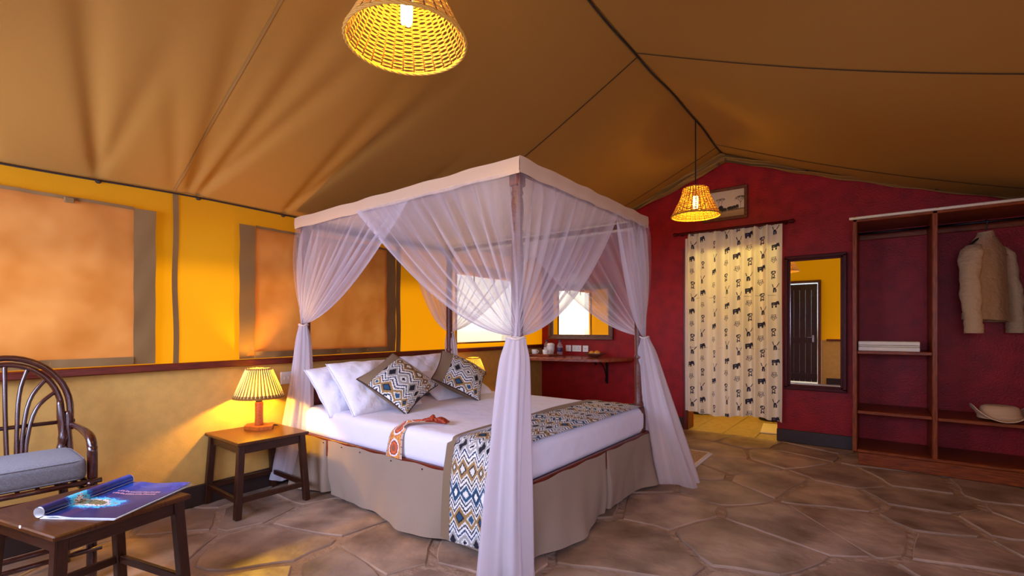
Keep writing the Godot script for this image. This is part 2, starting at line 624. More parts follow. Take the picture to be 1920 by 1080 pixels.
	mat("rug_edge", c8(236, 222, 206), 0.95)
	mat("tile", c8(196, 172, 112), 0.35, {"tex": noise_tex(0.02, 4, 81, [[0.0, c8(205, 195, 180)], [1.0, c8(255, 252, 246)]]), "scale": Vector3(1, 3, 1), "tri": true})
	mat("grout", c8(236, 212, 150), 0.8)
	mat("bath_wall", c8(236, 214, 160), 0.6)
	mat("bath_mat", c8(222, 208, 170), 0.95)
	mat("fruit", c8(226, 150, 40), 0.45)
	mat("bowl", c8(96, 48, 30), 0.3)
	mat("door", c8(64, 26, 20), 0.4, {"tex": grain, "scale": Vector3(0.7, 8, 1)})


func paint(w: int, h: int, f: Callable) -> ImageTexture:
	var im := Image.create(w, h, false, Image.FORMAT_RGB8)
	for y in h:
		for x in w:
			im.set_pixel(x, y, f.call(x, y))
	im.generate_mipmaps()
	return ImageTexture.create_from_image(im)


func hash2(a: int, b: int) -> float:
	var s := sin(a * 127.1 + b * 311.7 + 13.7) * 43758.5453
	return s - floorf(s)


# ikat: rows of ragged diamonds between dark and white zigzags; tile of 2 x 4 diamonds
func ikat_texture() -> ImageTexture:
	var cream := c8(226, 220, 206)
	var ink := c8(44, 42, 50)
	var tan_ := c8(160, 126, 78)
	var blue := c8(52, 84, 112)
	var grey := c8(168, 164, 156)
	var white := c8(240, 238, 232)
	var n := FastNoiseLite.new()
	n.frequency = 0.25
	n.seed = 5
	return paint(256, 512, func(x: int, y: int) -> Color:
		var j := n.get_noise_2d(x * 2.2, y * 0.25) * 0.075 + n.get_noise_2d(x * 0.3 + 90.0, y * 0.3) * 0.05
		var yy := float(y) / 128.0 + j
		var xx := float(x) / 64.0 + 0.16 * sin(x * TAU / 256.0)
		var tri := absf((xx - floorf(xx)) * 2.0 - 1.0) - 0.5
		var big := absf(posmod(x, 256) / 128.0 - 1.0) - 0.5
		tri = tri * 0.8 + big * 0.3
		# row boundaries zigzag, up on even rows and down on odd ones
		var k := int(floorf(yy)) - 1
		for q in 3:
			var up := (1.0 if posmod(k + 1, 2) == 0 else -1.0) * 0.46 * tri
			if yy >= float(k + 1) + up: k += 1
		var s0 := (1.0 if posmod(k, 2) == 0 else -1.0) * 0.46 * tri
		var t1 := yy - (float(k) + s0)
		var t2 := float(k + 1) - s0 - yy
		var m := minf(t1, t2)
		var row := posmod(k, 4)
		var alt := posmod(int(floorf(xx + (0.5 if row % 2 else 0.0))), 2)
		var fill: Color = [tan_, grey, tan_, blue][row]
		var line: Color = [ink, c8(40, 56, 84), c8(70, 54, 40), ink][row]
		if m < 0.07: return white
		if m < 0.16: return line
		if m < 0.25: return white
		if m < 0.43: return fill
		if m < 0.51: return [cream, white, ink, cream][row] if alt == 0 else ink
		return [blue, ink, cream, white][row])


func cross_hatch() -> ImageTexture:
	var n := FastNoiseLite.new()
	n.frequency = 0.4
	return paint(256, 256, func(x: int, y: int) -> Color:
		var t := 0.82 + 0.16 * n.get_noise_2d(x * 0.12, y * 1.5) + 0.16 * n.get_noise_2d(x * 1.5 + 500, y * 0.12)
		return Color(t, t, t * 1.01))


# cream cotton printed with small dark animal motifs in staggered columns
func curtain_texture() -> ImageTexture:
	var ink := c8(58, 56, 74)
	var light := c8(120, 116, 128)
	var cream := c8(242, 234, 212)
	var im := Image.create(512, 512, false, Image.FORMAT_RGB8)
	im.fill(cream)
	var r := RandomNumberGenerator.new()
	r.seed = 4
	for cx in 4:
		for cy in 4:
			var x0 := cx * 128 + 36 + r.randi_range(-14, 14)
			var y0 := int(cy * 128) + (24 if cx % 2 == 0 else 88) + r.randi_range(-10, 10)
			var kind := (cx * 2 + cy * 3 + (cx / 2)) % 4
			var dab := func(x: float, y: float, w: float, h: float, c: Color) -> void:
				var rx := posmod(int(x0 + x * 1.4), 512)
				var ry := posmod(int(y0 + y * 1.3), 512)
				im.fill_rect(Rect2i(rx, ry, mini(int(w * 1.4 + 1.5), 512 - rx), mini(int(h * 1.35 + 1), 512 - ry)), c)
			if kind == 0:      # elephant: a solid body with trunk and legs
				dab.call(0, 6, 30, 24, ink); dab.call(26, 0, 14, 20, ink); dab.call(38, 10, 5, 22, ink)
				dab.call(2, 28, 8, 14, ink); dab.call(20, 28, 8, 14, ink); dab.call(8, 14, 9, 8, light)
			elif kind == 1:    # antelope: slim legs and long horns
				for i in 12: dab.call(8 + i, 16 + absf(6 - i) * 0.5, 3, 12, ink)
				for i in 20: dab.call(24 + i * 0.7, 14 - i * 1.2, 3, 3, ink)
				for i in 14: dab.call(2 + i * 0.4, -10 + i * 1.6, 3, 3, ink)
				for l in [8, 12, 18, 22]:
					for i in 12: dab.call(l + sin(i) * 1.5, 28 + i * 1.6, 2, 3, ink)
			elif kind == 2:    # two curled figures one above the other
				for t in 40:
					var a := t / 40.0 * TAU
					dab.call(16 + cos(a) * 11, 4 + sin(a) * 9, 4, 4, ink)
					dab.call(16 + cos(a) * 7, 28 + sin(a) * 10, 3, 3, ink)
				dab.call(12, 0, 6, 6, ink); dab.call(18, 40, 10, 6, ink); dab.call(8, 38, 5, 12, ink)
			else:              # outlined zebra
				for t in 60:
					var a := t / 60.0 * TAU
					var rr := 13.0 + 3.0 * sin(a * 5)
					dab.call(16 + cos(a) * rr, 14 + sin(a) * rr * 1.3, 2, 2, ink)
				for i in 4: dab.call(9 + i * 5, 4 + r.randf() * 4, 2, 16, light)
	im.generate_mipmaps()
	return ImageTexture.create_from_image(im)


# wildebeest on a pale plain, a bare tree at the right
func photo_texture() -> ImageTexture:
	var n := FastNoiseLite.new()
	n.frequency = 0.05
	n.seed = 9
	var im := Image.create(320, 240, false, Image.FORMAT_RGB8)
	for y in 240:
		for x in 320:
			var c := c8(196, 176, 160).lerp(c8(214, 198, 186), y / 170.0)
			if y > 172: c = c8(186, 150, 112).lerp(c8(150, 116, 84), (y - 172) / 68.0)
			if y > 168 and y < 184: c = c.darkened(0.3 + 0.2 * n.get_noise_2d(x * 3, y * 3))
			im.set_pixel(x, y, c * (1.0 + 0.06 * n.get_noise_2d(x, y * 4)))
	var ink := c8(28, 22, 22)
	var blob := func(cx: float, cy: float, rx: float, ry: float) -> void:
		for y in range(maxi(0, int(cy - ry)), mini(239, int(cy + ry))):
			for x in range(maxi(0, int(cx - rx)), mini(319, int(cx + rx))):
				if pow((x - cx) / rx, 2) + pow((y - cy) / ry, 2) < 1.0 + 0.3 * n.get_noise_2d(x * 6, y * 6): im.set_pixel(x, y, ink)
	for a in [[70, 164, 20, 12], [128, 150, 20, 22], [152, 166, 26, 14], [206, 160, 28, 15], [238, 156, 22, 14], [262, 150, 12, 14]]:
		blob.call(a[0], a[1], a[2], a[3])
		for l in [-0.6, -0.2, 0.3, 0.7]: im.fill_rect(Rect2i(int(a[0] + a[2] * l), int(a[1]), 3, int(a[3]) + 14), ink)
	for t in [[288, 170, -PI / 2, 46.0], [110, 132, -PI / 2, 30.0], [132, 128, -PI / 2.2, 30.0]]:
		var stack := [[Vector2(t[0], t[1]), t[2], t[3]]]
		while stack:
			var s: Array = stack.pop_back()
			var p: Vector2 = s[0]
			var q = p + Vector2.from_angle(s[1]) * s[2]
			for i in 24:
				var w := p.lerp(q, i / 24.0)
				if w.x > 1 and w.x < 317 and w.y > 1: im.fill_rect(Rect2i(int(w.x), int(w.y), 2 if s[2] > 20 else 1, 2), ink)
			if s[2] > 9.0:
				for d in [-0.45, 0.1, 0.5]: stack.append([q, s[1] + d, s[2] * 0.62])
	im.generate_mipmaps()
	return ImageTexture.create_from_image(im)


# deep sea seen from above with a small sandy island; two faint lines of script near the head
func magazine_texture() -> ImageTexture:
	var n := FastNoiseLite.new()
	n.frequency = 0.02
	n.seed = 12
	var tex := func(x: int, y: int) -> Color:
		var u := x / 384.0
		var v := y / 512.0
		var w := n.get_noise_2d(x, y)
		var w2 := n.get_noise_2d(x * 4, y * 4)
		var c := c8(20, 32, 84).lerp(c8(28, 74, 168), clampf(1.0 - v * 1.5 + w * 0.3, 0, 1))
		c = c.lerp(c8(84, 44, 82), clampf(0.42 - absf(v - 0.42) * 3.0 + w * 0.4, 0, 0.55))
		var d := Vector2((u - 0.42) / 0.36, (v - 0.64) / 0.15).length() + w2 * 0.22 + w * 0.2
		if d < 1.15: c = c.lerp(c8(20, 128, 200), clampf((1.15 - d) * 3.0, 0, 0.9))
		if d < 0.86: c = c8(70, 190, 210)
		if d < 0.62: c = c8(232, 214, 196) if w2 > -0.2 else c8(120, 70, 62)
		if d < 0.42: c = c8(84, 84, 54).lerp(c8(140, 128, 84), clampf(w2 + 0.5, 0, 1))
		return c
	var im: Image = paint(384, 512, tex).get_image()
	var ink := c8(244, 168, 150)
	for line in 2:
		var x := 150.0
		while x < 330.0:
			var h := 8 + int(hash2(int(x), line) * 12)
			for i in 14:
				var a := i / 14.0 * PI
				im.fill_rect(Rect2i(int(x + i * 0.5), int(140 + line * 34 + (18 - h) + sin(a) * h), 3, 4), ink)
			x += 11.0
	for i in 30: im.fill_rect(Rect2i(190 + i * 4, 60 + (i % 3), 3, 2), c8(120, 160, 220))
	for i in 30: im.fill_rect(Rect2i(200 + i * 3, 72 + (i % 2), 2, 2), c8(110, 150, 214))
	im.clear_mipmaps()
	im.generate_mipmaps()
	return ImageTexture.create_from_image(im)


func scarf_texture() -> ImageTexture:
	var n := FastNoiseLite.new()
	n.frequency = 0.03
	n.seed = 3
	return paint(128, 384, func(x: int, y: int) -> Color:
		var e := minf(x, 127 - x)
		if e < 14:
			return c8(30, 26, 30) if (int(e) % 5 == 0 or y % 40 < 3) else c8(226, 190, 170)
		var d := Vector2((x - 64) / 34.0, (posmod(y, 128) - 64) / 46.0).length() + 0.14 * n.get_noise_2d(x * 2, y * 2)
		if d < 0.35: return c8(140, 92, 70)
		if d < 0.5: return c8(190, 74, 34)
		if d < 0.75: return c8(220, 104, 48)
		if d < 0.95: return c8(150, 52, 26)
		if d < 1.2: return c8(236, 224, 224)
		return c8(206, 110, 52) if n.get_noise_2d(x * 1.5, y * 1.5) > 0.0 else c8(224, 160, 60))


# ---------------------------------------------------------------- the room

func build_floor() -> void:
	var mb := Mb.new()
	mb.box(Vector3(-1.5, -0.112, -2.65), Vector3(5.6, 0.2, 7.1), 0.0)
	var fl := struct_mesh("floor", mb, M.mortar, "brown natural stone slab floor of irregular flagstones with wide mortar joints", "floor")
	var r := RandomNumberGenerator.new()
	r.seed = 19
	# seeds: the large stones one can tell apart first, the rest scattered between them
	var seeds := []
	for p in [[-0.62, -3.05], [-0.12, -3.75], [0.02, -2.75], [-0.75, -4.35], [-0.28, -4.25], [0.22, -4.55], [0.42, -3.7], [0.28, -4.1], [-1.1, -4.6], [-1.15, -2.5], [-0.95, -2.0], [-1.2, -3.3], [-0.35, -2.3], [-0.05, -1.95], [0.35, -2.6], [0.55, -3.2], [-0.75, -5.3], [-0.2, -4.95], [-1.7, -1.5], [-2.2, -1.35], [-2.75, -1.3], [-2.9, -1.75], [-1.35, -1.0], [-1.95, -0.95], [-2.5, -0.75]]:
		seeds.append(Vector2(p[0], p[1]))
	var tries := 0
	while tries < 1500:
		tries += 1
		var p := Vector2(r.randf_range(-4.3, 1.3), r.randf_range(-6.1, 0.85))
		var ok := true
		var gap := r.randf_range(0.30, 0.86)
		for s in seeds:
			if s.distance_to(p) < gap: 
				ok = false
				break
		if ok: seeds.append(p)
	for i in seeds.size():
		var c: Vector2 = seeds[i]
		var poly := PackedVector2Array([Vector2(-4.15, -6.0), Vector2(1.15, -6.0), Vector2(1.15, 0.75), Vector2(-4.15, 0.75)])
		for j in seeds.size():
			if j == i: continue
			var o: Vector2 = seeds[j]
			if o.distance_to(c) > 2.2: continue
			var mid := (c + o) * 0.5
			var nn := (o - c).normalized()
			mid -= nn * (0.003 + 0.016 * hash2(mini(i, j), maxi(i, j)))
			var out := PackedVector2Array()
			for k in poly.size():
				var a := poly[k]
				var b := poly[(k + 1) % poly.size()]
				var da := (a - mid).dot(nn)
				var db := (b - mid).dot(nn)
				if da <= 0: out.append(a)
				if (da < 0) != (db < 0): out.append(a.lerp(b, da / (da - db)))
			poly = out
			if poly.size() < 3: break
		if poly.size() < 3: continue
		# broken outline: each side bowed and nicked
		var pts := PackedVector2Array()
		for k in poly.size():
			var a := poly[k]
			var b := poly[(k + 1) % poly.size()]
			var L := a.distance_to(b)
			if L < 0.03: continue
			var m := maxi(1, int(L / 0.09))
			var bow := r.randf_range(-0.02, 0.03)
			for q in m:
				var t := float(q) / m
				var p := a.lerp(b, t)
				var toward := (c - p).normalized()
				p += toward * (bow * sin(PI * t) + r.randf_range(0.0, 0.012) + (0.014 if q == 0 else 0.0))
				pts.append(p)
		if pts.size() < 4: continue
		var tone := r.randf_range(0.78, 1.12)
		var warm := r.randf_range(-0.03, 0.05)
		var col := Color(0.49 * tone + warm * 0.3, 0.38 * tone, 0.305 * tone - warm * 0.3)
		var edge := Color(0.56 * tone, 0.44 * tone, 0.35 * tone)
		var s := Mb.new()
		s.prism(pts, -0.05, r.randf_range(-0.004, 0.001), 0.006, edge, col)
		part("flagstone", s, M.stone, fl)
	var g := Mb.new()
	g.box(Vector3(-1.5, -0.3, -2.6), Vector3(60, 0.1, 60), 0.0)
	struct_mesh("ground", g, M.sand, "pale sandy ground outside the tent", "ground")


func wall_pt(s: float, y: float, d := 0.0) -> Vector3:
	return wall_xf * Vector3(s, y, -d)


func eave_y(s: float) -> float:
	return lerpf(2.27, 2.18, clampf(s / 3.9, 0, 1)) - 0.035 * smoothstep(4.6, 5.8, s)


func canvas_wave(s: float, y: float) -> float:
	return 0.012 * sin(s * 2.1 + 0.6) * sin((y - 1.0) * 2.6) + 0.004 * sin(s * 9.0 + y * 3.0) * smoothstep(1.2, 2.2, y)


func canvas_patch(s0: float, s1: float, y0: float, y1) -> Mb:
	var mb := Mb.new()
	mb.smooth()
	var ns := maxi(2, int(absf(s1 - s0) / 0.08))
	mb.surf(ns, 14, func(u: float, v: float) -> Vector3:
		var s := lerpf(s1, s0, u)
		var top: float = y1 if y1 is float else eave_y(s) + 0.03
		var y := lerpf(y0, top, v)
		return Vector3(s, y, -canvas_wave(s, y)))
	return mb


func build_left_wall() -> void:
	var mb := Mb.new()
	mb.box(Vector3(3.3, 0.485, 0.1), Vector3(7.0, 0.99, 0.2), 0.0)
	var wall := struct_mesh("wall_left", mb, M.ochre, "low ochre plaster wall with glowing yellow canvas above it", "wall", wall_xf)
	# canvas sheets round the window openings (s runs from the far corner towards the camera)
	for q in [[0.0, 0.74, 0.985, null], [0.74, 1.95, 0.985, 1.085], [0.74, 1.95, 1.90, null], [1.95, 3.06, 0.985, null], [3.06, 4.30, 0.985, 1.10], [3.06, 4.30, 2.01, null], [4.30, 5.10, 0.985, null], [5.10, 6.30, 0.985, 1.08], [5.10, 6.30, 1.98, null], [6.30, 6.80, 0.985, null]]:
		part("canvas_sheet", canvas_patch(q[0], q[1], q[2], q[3]), M.yellow_canvas, wall)
	for s in [4.853, 2.87, 2.045]:
		var st := Mb.new()
		st.smooth()
		var w := 0.017 if s > 4 else (0.03 if s > 2.5 else 0.014)
		st.surf(2, 20, func(u: float, v: float) -> Vector3:
			var y := lerpf(0.99, eave_y(s), v)
			return Vector3(s + w * (0.5 - u) * 2.0 + 0.004 * sin(y * 9.0), y, -canvas_wave(s, y) - 0.008))
		part("canvas_strip", st, M.khaki_canvas, wall)
	# dado rail and skirting
	var rail := Mb.new()
	rail.box(Vector3(3.3, 0.990, -0.02), Vector3(6.9, 0.047, 0.06), 0.006)
	struct_mesh("trim_1", rail, M.wood_red, "dark red timber rail between the plaster and the canvas", "trim", wall_xf)
	var sk := Mb.new()
	sk.box(Vector3(3.3, 0.07, -0.012), Vector3(6.9, 0.145, 0.024), 0.006)
	struct_mesh("baseboard_left", sk, M.skirting, "dark brown skirting along the ochre wall", "skirting", wall_xf)

	# windows: an opening with a mesh screen, and over two of them a tan flap with a khaki border
	window_flap("window_1", "closed tan canvas window flap with khaki border above the armchair", 5.10, 6.30, 4.98, 6.42, 1.02, 2.02, 1)
	window_flap("window_2", "closed tan canvas window flap with khaki border behind the head of the bed", 3.06, 4.30, 2.92, 4.45, 1.02, 2.04, 2)
	var w3 := struct("window_3", "open tent window with a bright mesh screen at the far end of the canvas wall", "window", wall_xf)
	var sc := Mb.new()
	sc.smooth()
	sc.surf(14, 10, func(u: float, v: float) -> Vector3:
		var s := lerpf(1.97, 0.72, u)
		return Vector3(s, lerpf(1.075, 1.91 + 0.025 * sin(PI * u), v), 0.012 - 0.01 * sin(PI * u) * sin(PI * v)))
	part("mesh_screen", sc, M.screen, w3)
	var roll := Mb.new()
	roll.smooth()
	roll.surf(18, 12, func(u: float, v: float) -> Vector3:
		var s := lerpf(2.02, 0.68, u)
		var a := v * TAU
		var r := 0.045 + 0.006 * sin(u * 23.0) + 0.008 * sin(a * 2.0 + u * 11.0)
		return Vector3(s, 1.965 + r * sin(a) * 1.4, -0.045 + r * cos(a)))
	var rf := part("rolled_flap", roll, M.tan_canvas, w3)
	for s in [0.95, 1.35, 1.75]:
		var strap := Mb.new()
		strap.box(Vector3(s, 1.90, -0.1), Vector3(0.022, 0.16, 0.005), 0.001)
		part("strap", strap, M.khaki_canvas, rf)
	for e in [[1.98, 1.0], [0.70, 1.0]]:
		var edge := Mb.new()
		edge.box(Vector3(e[0], 1.49, -0.012), Vector3(0.035, 0.86, 0.006), 0.001)
		part("border", edge, M.khaki_canvas, w3)
	var low := Mb.new()
	low.box(Vector3(1.34, 1.075, -0.012), Vector3(1.31, 0.02, 0.006), 0.001)
	part("border", low, M.khaki_canvas, w3)
	var tog := Mb.new()
	tog.box(Vector3(0.96, 1.04, -0.02), Vector3(0.014, 0.05, 0.008), 0.001)
	part("toggle", tog, M.seam, w3)


func window_flap(called: String, label: String, o0: float, o1: float, s0: float, s1: float, y0: float, y1: float, seed_: int) -> void:
	var w := struct(called, label, "window", wall_xf)
	var fold := func(s: float, y: float) -> float:
		var t := (y - y0) / (y1 - y0)
		return 0.022 + 0.010 * sin(s * 5.0 + seed_ * 2.0) * t + 0.012 * bump((s - (s0 + 0.36) + 0.25 * (1 - t)) / 0.09) * t + 0.010 * bump((s - (s0 + 0.75) - 0.12 * t) / 0.12) * (1 - t) + 0.004 * sin(y * 21.0 + s * 7.0)
	var b := 0.118
	var sheet := Mb.new()
	sheet.smooth()
	sheet.surf(40, 30, func(u: float, v: float) -> Vector3:
		var s := lerpf(s1 - 0.02, s0 + 0.02, u)
		var y := lerpf(y0 + 0.02, y1 - 0.01, v)
		return Vector3(s, y, -fold.call(s, y)))
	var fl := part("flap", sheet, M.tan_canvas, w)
	# border bands, proud of the flap
	for q in [[s0, s0 + b, y0, y1], [s1 - b, s1, y0, y1], [s0 + b, s1 - b, y0, y0 + 0.05], [s0 + b, s1 - b, y1 - 0.014, y1 + 0.006]]:
		var bd := Mb.new()
		bd.smooth()
		var crumple: float = 0.012 if q[3] - q[2] < 0.1 else 0.004
		bd.surf(28, 20, func(u: float, v: float) -> Vector3:
			var s := lerpf(q[1], q[0], u)
			var y := lerpf(q[2], q[3], v)
			var z: float = -fold.call(s, y) - 0.006 - crumple * (0.5 + 0.5 * sin(s * 31.0 + y * 17.0 + sin(s * 9.0) * 2.0)) - 0.01 * bump((y - y0) / 0.08) * sin(s * 17.0)
			return Vector3(s, y, z))
		part("border", bd, M.khaki_canvas, fl)
	var sc := Mb.new()
	sc.quad(Vector3(o1 + 0.02, y0 + 0.03, 0.02), Vector3(o0 - 0.02, y0 + 0.03, 0.02), Vector3(o0 - 0.02, y1 - 0.01, 0.02), Vector3(o1 + 0.02, y1 - 0.01, 0.02))
	part("mesh_screen", sc, M.screen, w)
	var tg := Mb.new()
	for s in ([5.41] if seed_ == 1 else [3.975]):
		tg.box(Vector3(s, y1 - 0.02, -0.05), Vector3(0.045, 0.03, 0.02), 0.004)
		if seed_ == 2: tg.box(Vector3(s + 0.015, y1 - 0.17, -0.045), Vector3(0.022, 0.27, 0.005), 0.001)
	part("toggle", tg, M.khaki_canvas, fl)


func gable_y(x: float) -> float:
	return 3.20 - 0.355 * absf(x + 1.44) - 0.012 * sin(clampf(absf(x + 1.44) / 2.6, 0, 1) * PI)


func wall_prism(poly: Array, z0: float, z1: float) -> Mb:
	# polygon in x, y pulled along z
	var mb := Mb.new()
	var pv := PackedVector2Array()
	for p in poly: pv.append(Vector2(p[0], -p[1]))
	mb.xf = Transform3D(Basis(Vector3.RIGHT, Vector3(0, 0, 1), Vector3(0, -1, 0)), Vector3.ZERO)
	mb.prism(pv, z0, z1)
	return mb


func build_far_wall() -> void:
	# left of the doorway, right of it, and the gable above
	var wall := struct_mesh("wall_far", wall_prism([[-4.3, -0.05], [-1.88, -0.05], [-1.88, 2.25], [-4.3, 2.25]], FAR_Z - 0.2, FAR_Z), M.red, "rough red plaster gable wall at the end of the tent", "wall")
	part("wall_panel", wall_prism([[-0.907, -0.05], [1.35, -0.05], [1.35, 2.25], [-0.907, 2.25]], FAR_Z - 0.2, FAR_Z), M.red, wall)
	var top := [[-4.3, 2.25], [1.35, 2.25]]
	for i in 21:
		var x := lerpf(1.35, -4.3, i / 20.0)
		top.append([x, maxf(2.26, minf(gable_y(x) + 0.16, ridge_y(-6.1) - (0.41 if x < -1.48 else 0.368) * absf(x + 1.48) - 0.01))])
	part("gable_panel", wall_prism(top, FAR_Z - 0.2, FAR_Z), M.red, wall)
	var sk := Mb.new()
	sk.box(Vector3(-3.0, 0.07, FAR_Z + 0.01), Vector3(2.14, 0.145, 0.02), 0.005)
	sk.box(Vector3(-0.555, 0.07, FAR_Z + 0.01), Vector3(0.71, 0.14, 0.02), 0.005)
	struct_mesh("baseboard_far", sk, M.skirting, "dark brown skirting below the red wall", "skirting")
	var jb := Mb.new()
	jb.box(Vector3(-1.905, 1.12, FAR_Z - 0.05), Vector3(0.06, 2.26, 0.17), 0.006)
	struct_mesh("trim_2", jb, M.wood_red, "red brown timber jamb at the left of the doorway", "trim")


func build_other_walls() -> void:
	var right := Mb.new()
	right.box(Vector3(RIGHT_X + 0.1, 0.49, -2.65), Vector3(0.2, 1.0, 6.9), 0.0)
	var rw := struct_mesh("wall_right", right, M.ochre, "ochre plaster wall with canvas above on the right", "wall")
	for q in [[-6.05, -2.35, 0.985, 2.46], [-2.35, -0.65, 0.985, 1.0], [-2.35, -0.65, 2.0, 2.46], [-0.65, 0.8, 0.985, 2.46]]:
		var c := Mb.new()
		c.quad(Vector3(RIGHT_X + 0.02, q[2], q[0]), Vector3(RIGHT_X + 0.02, q[2], q[1]), Vector3(RIGHT_X + 0.02, q[3], q[1]), Vector3(RIGHT_X + 0.02, q[3], q[0]))
		part("canvas_sheet", c, M.yellow_canvas, rw)
	pane_window("window_4", "mesh window in the canvas wall on the right", Vector3(RIGHT_X + 0.03, 1.5, -1.5), PI / 2, Vector2(1.7, 1.0))
	# wall behind the camera with the boarded door
	var back := Mb.new()
	back.box(Vector3(-2.98, 0.49, BACK_Z + 0.1), Vector3(2.3, 1.0, 0.2), 0.0)
	back.box(Vector3(0.13, 0.49, BACK_Z + 0.1), Vector3(2.35, 1.0, 0.2), 0.0)
	var bw := struct_mesh("wall_back", back, M.ochre, "ochre plaster wall with canvas above behind the camera", "wall")
	for q in [[-4.2, -3.55, 0.985, 2.3], [-3.55, -1.95, 0.985, 1.0], [-3.55, -1.95, 2.0, 2.3], [-1.05, -0.45, 0.985, 2.3], [-0.45, 0.85, 0.985, 1.0], [-0.45, 0.85, 2.0, 2.3], [0.85, 1.3, 0.985, 2.3]]:
		var c := Mb.new()
		c.quad(Vector3(q[1], q[2], BACK_Z + 0.02), Vector3(q[0], q[2], BACK_Z + 0.02), Vector3(q[0], q[3], BACK_Z + 0.02), Vector3(q[1], q[3], BACK_Z + 0.02))
		part("canvas_sheet", c, M.yellow_canvas, bw)
	var gb := Mb.new()
	gb.tri(Vector3(1.9, 2.3, BACK_Z + 0.02), Vector3(-4.8, 2.3, BACK_Z + 0.02), Vector3(-1.48, 3.5, BACK_Z + 0.02))
	part("gable_sheet", gb, M.yellow_canvas, bw)
	pane_window("window_5", "mesh window left of the boarded door behind the camera", Vector3(-2.75, 1.5, BACK_Z + 0.03), 0.0, Vector2(1.6, 1.0))
	pane_window("window_6", "mesh window right of the boarded door behind the camera", Vector3(0.2, 1.5, BACK_Z + 0.03), 0.0, Vector2(1.3, 1.0))
	var rail := Mb.new()
	rail.box(Vector3(0.1, 0.99, BACK_Z - 0.01), Vector3(2.1, 0.047, 0.05), 0.005)
	rail.box(Vector3(-2.9, 0.99, BACK_Z - 0.01), Vector3(2.0, 0.047, 0.05), 0.005)
	struct_mesh("trim_3", rail, M.wood_red, "dark red timber rail on the wall behind the camera", "trim")
	var sk := Mb.new()
	sk.box(Vector3(0.1, 0.07, BACK_Z - 0.01), Vector3(2.1, 0.14, 0.02), 0.005)
	sk.box(Vector3(-2.9, 0.07, BACK_Z - 0.01), Vector3(2.0, 0.14, 0.02), 0.005)
	struct_mesh("baseboard_back", sk, M.skirting, "dark skirting of the wall behind the camera", "skirting")
	# door seen in the tall mirror
	var door := struct("door_1", "dark boarded wooden door seen in the tall mirror", "door")
	for i in 6:
		var bd := Mb.new()
		bd.box(Vector3(-1.12 - 0.115 * i - 0.06, 1.15, BACK_Z + 0.02), Vector3(0.112, 2.24, 0.035), 0.006)
		part("board", bd, M.door, door)
	for y in [0.16, 0.98, 2.2]:
		var rl := Mb.new()
		rl.box(Vector3(-1.47, y, BACK_Z - 0.005), Vector3(0.7, 0.13, 0.03), 0.006)
		part("rail", rl, M.door, door)
	var fr := Mb.new()
	fr.box(Vector3(-1.08, 1.16, BACK_Z), Vector3(0.06, 2.32, 0.09), 0.005)
	fr.box(Vector3(-1.86, 1.16, BACK_Z), Vector3(0.06, 2.32, 0.09), 0.005)
	fr.box(Vector3(-1.47, 2.32, BACK_Z), Vector3(0.84, 0.06, 0.09), 0.005)
	part("door_frame", fr, M.wood_red, door)
	var hd := Mb.new()
	hd.box(Vector3(-1.2, 1.02, BACK_Z - 0.03), Vector3(0.04, 0.16, 0.01), 0.003)
	hd.box(Vector3(-1.25, 1.05, BACK_Z - 0.06), Vector3(0.12, 0.018, 0.018), 0.005)
	part("handle", hd, M.chrome, door)


func pane_window(called: String, label: String, at: Vector3, turn: float, size: Vector2) -> void:
	var w := struct(called, label, "window", Transform3D(Basis(Vector3.UP, turn), at))
	var sc := Mb.new()
	sc.quad(Vector3(size.x / 2, -size.y / 2, 0.0), Vector3(-size.x / 2, -size.y / 2, 0.0), Vector3(-size.x / 2, size.y / 2, 0.0), Vector3(size.x / 2, size.y / 2, 0.0))
	part("mesh_screen", sc, M.screen, w)
	var fr := Mb.new()
	for s in [-1, 1]:
		fr.box(Vector3(s * size.x / 2, 0, -0.03), Vector3(0.08, size.y + 0.08, 0.012), 0.002)
		fr.box(Vector3(0, s * size.y / 2, -0.03), Vector3(size.x, 0.06, 0.012), 0.002)
	part("border", fr, M.khaki_canvas, w)


func ridge_y(z: float) -> float:
	return 3.37 + 0.012 * cos(z * 2.75) - 0.03 * smoothstep(-5.3, -6.0, z)


# drawn-in folds that run up from the points where the roof is laced to the eave rope
func roof_fold(s: float, t: float) -> float:
	var d := 0.0
	for f in [[5.27, 0.55, 0.030, 0.9], [5.27, -0.15, 0.014, 0.6], [4.78, 0.02, 0.020, 0.7], [4.78, 0.32, 0.022, 0.9], [4.72, -0.22, 0.028, 0.9], [4.72, -0.60, 0.022, 0.8], [4.86, 0.75, 0.012, 0.5], [4.10, -0.12, 0.018, 0.7], [4.10, -0.55, 0.016, 0.8], [3.3, -0.4, 0.010, 0.6], [5.7, 0.8, 0.022, 0.9], [5.9, 0.2, 0.02, 0.9], [2.2, -0.3, 0.008, 0.6]]:
		var w: float = 0.024 + 0.11 * t
		d += f[2] * bump((s - f[0] - f[1] * t) / w) * smoothstep(-0.02, 0.08, t) * (1.0 - smoothstep(f[3] * 0.45, f[3], t))
	return d


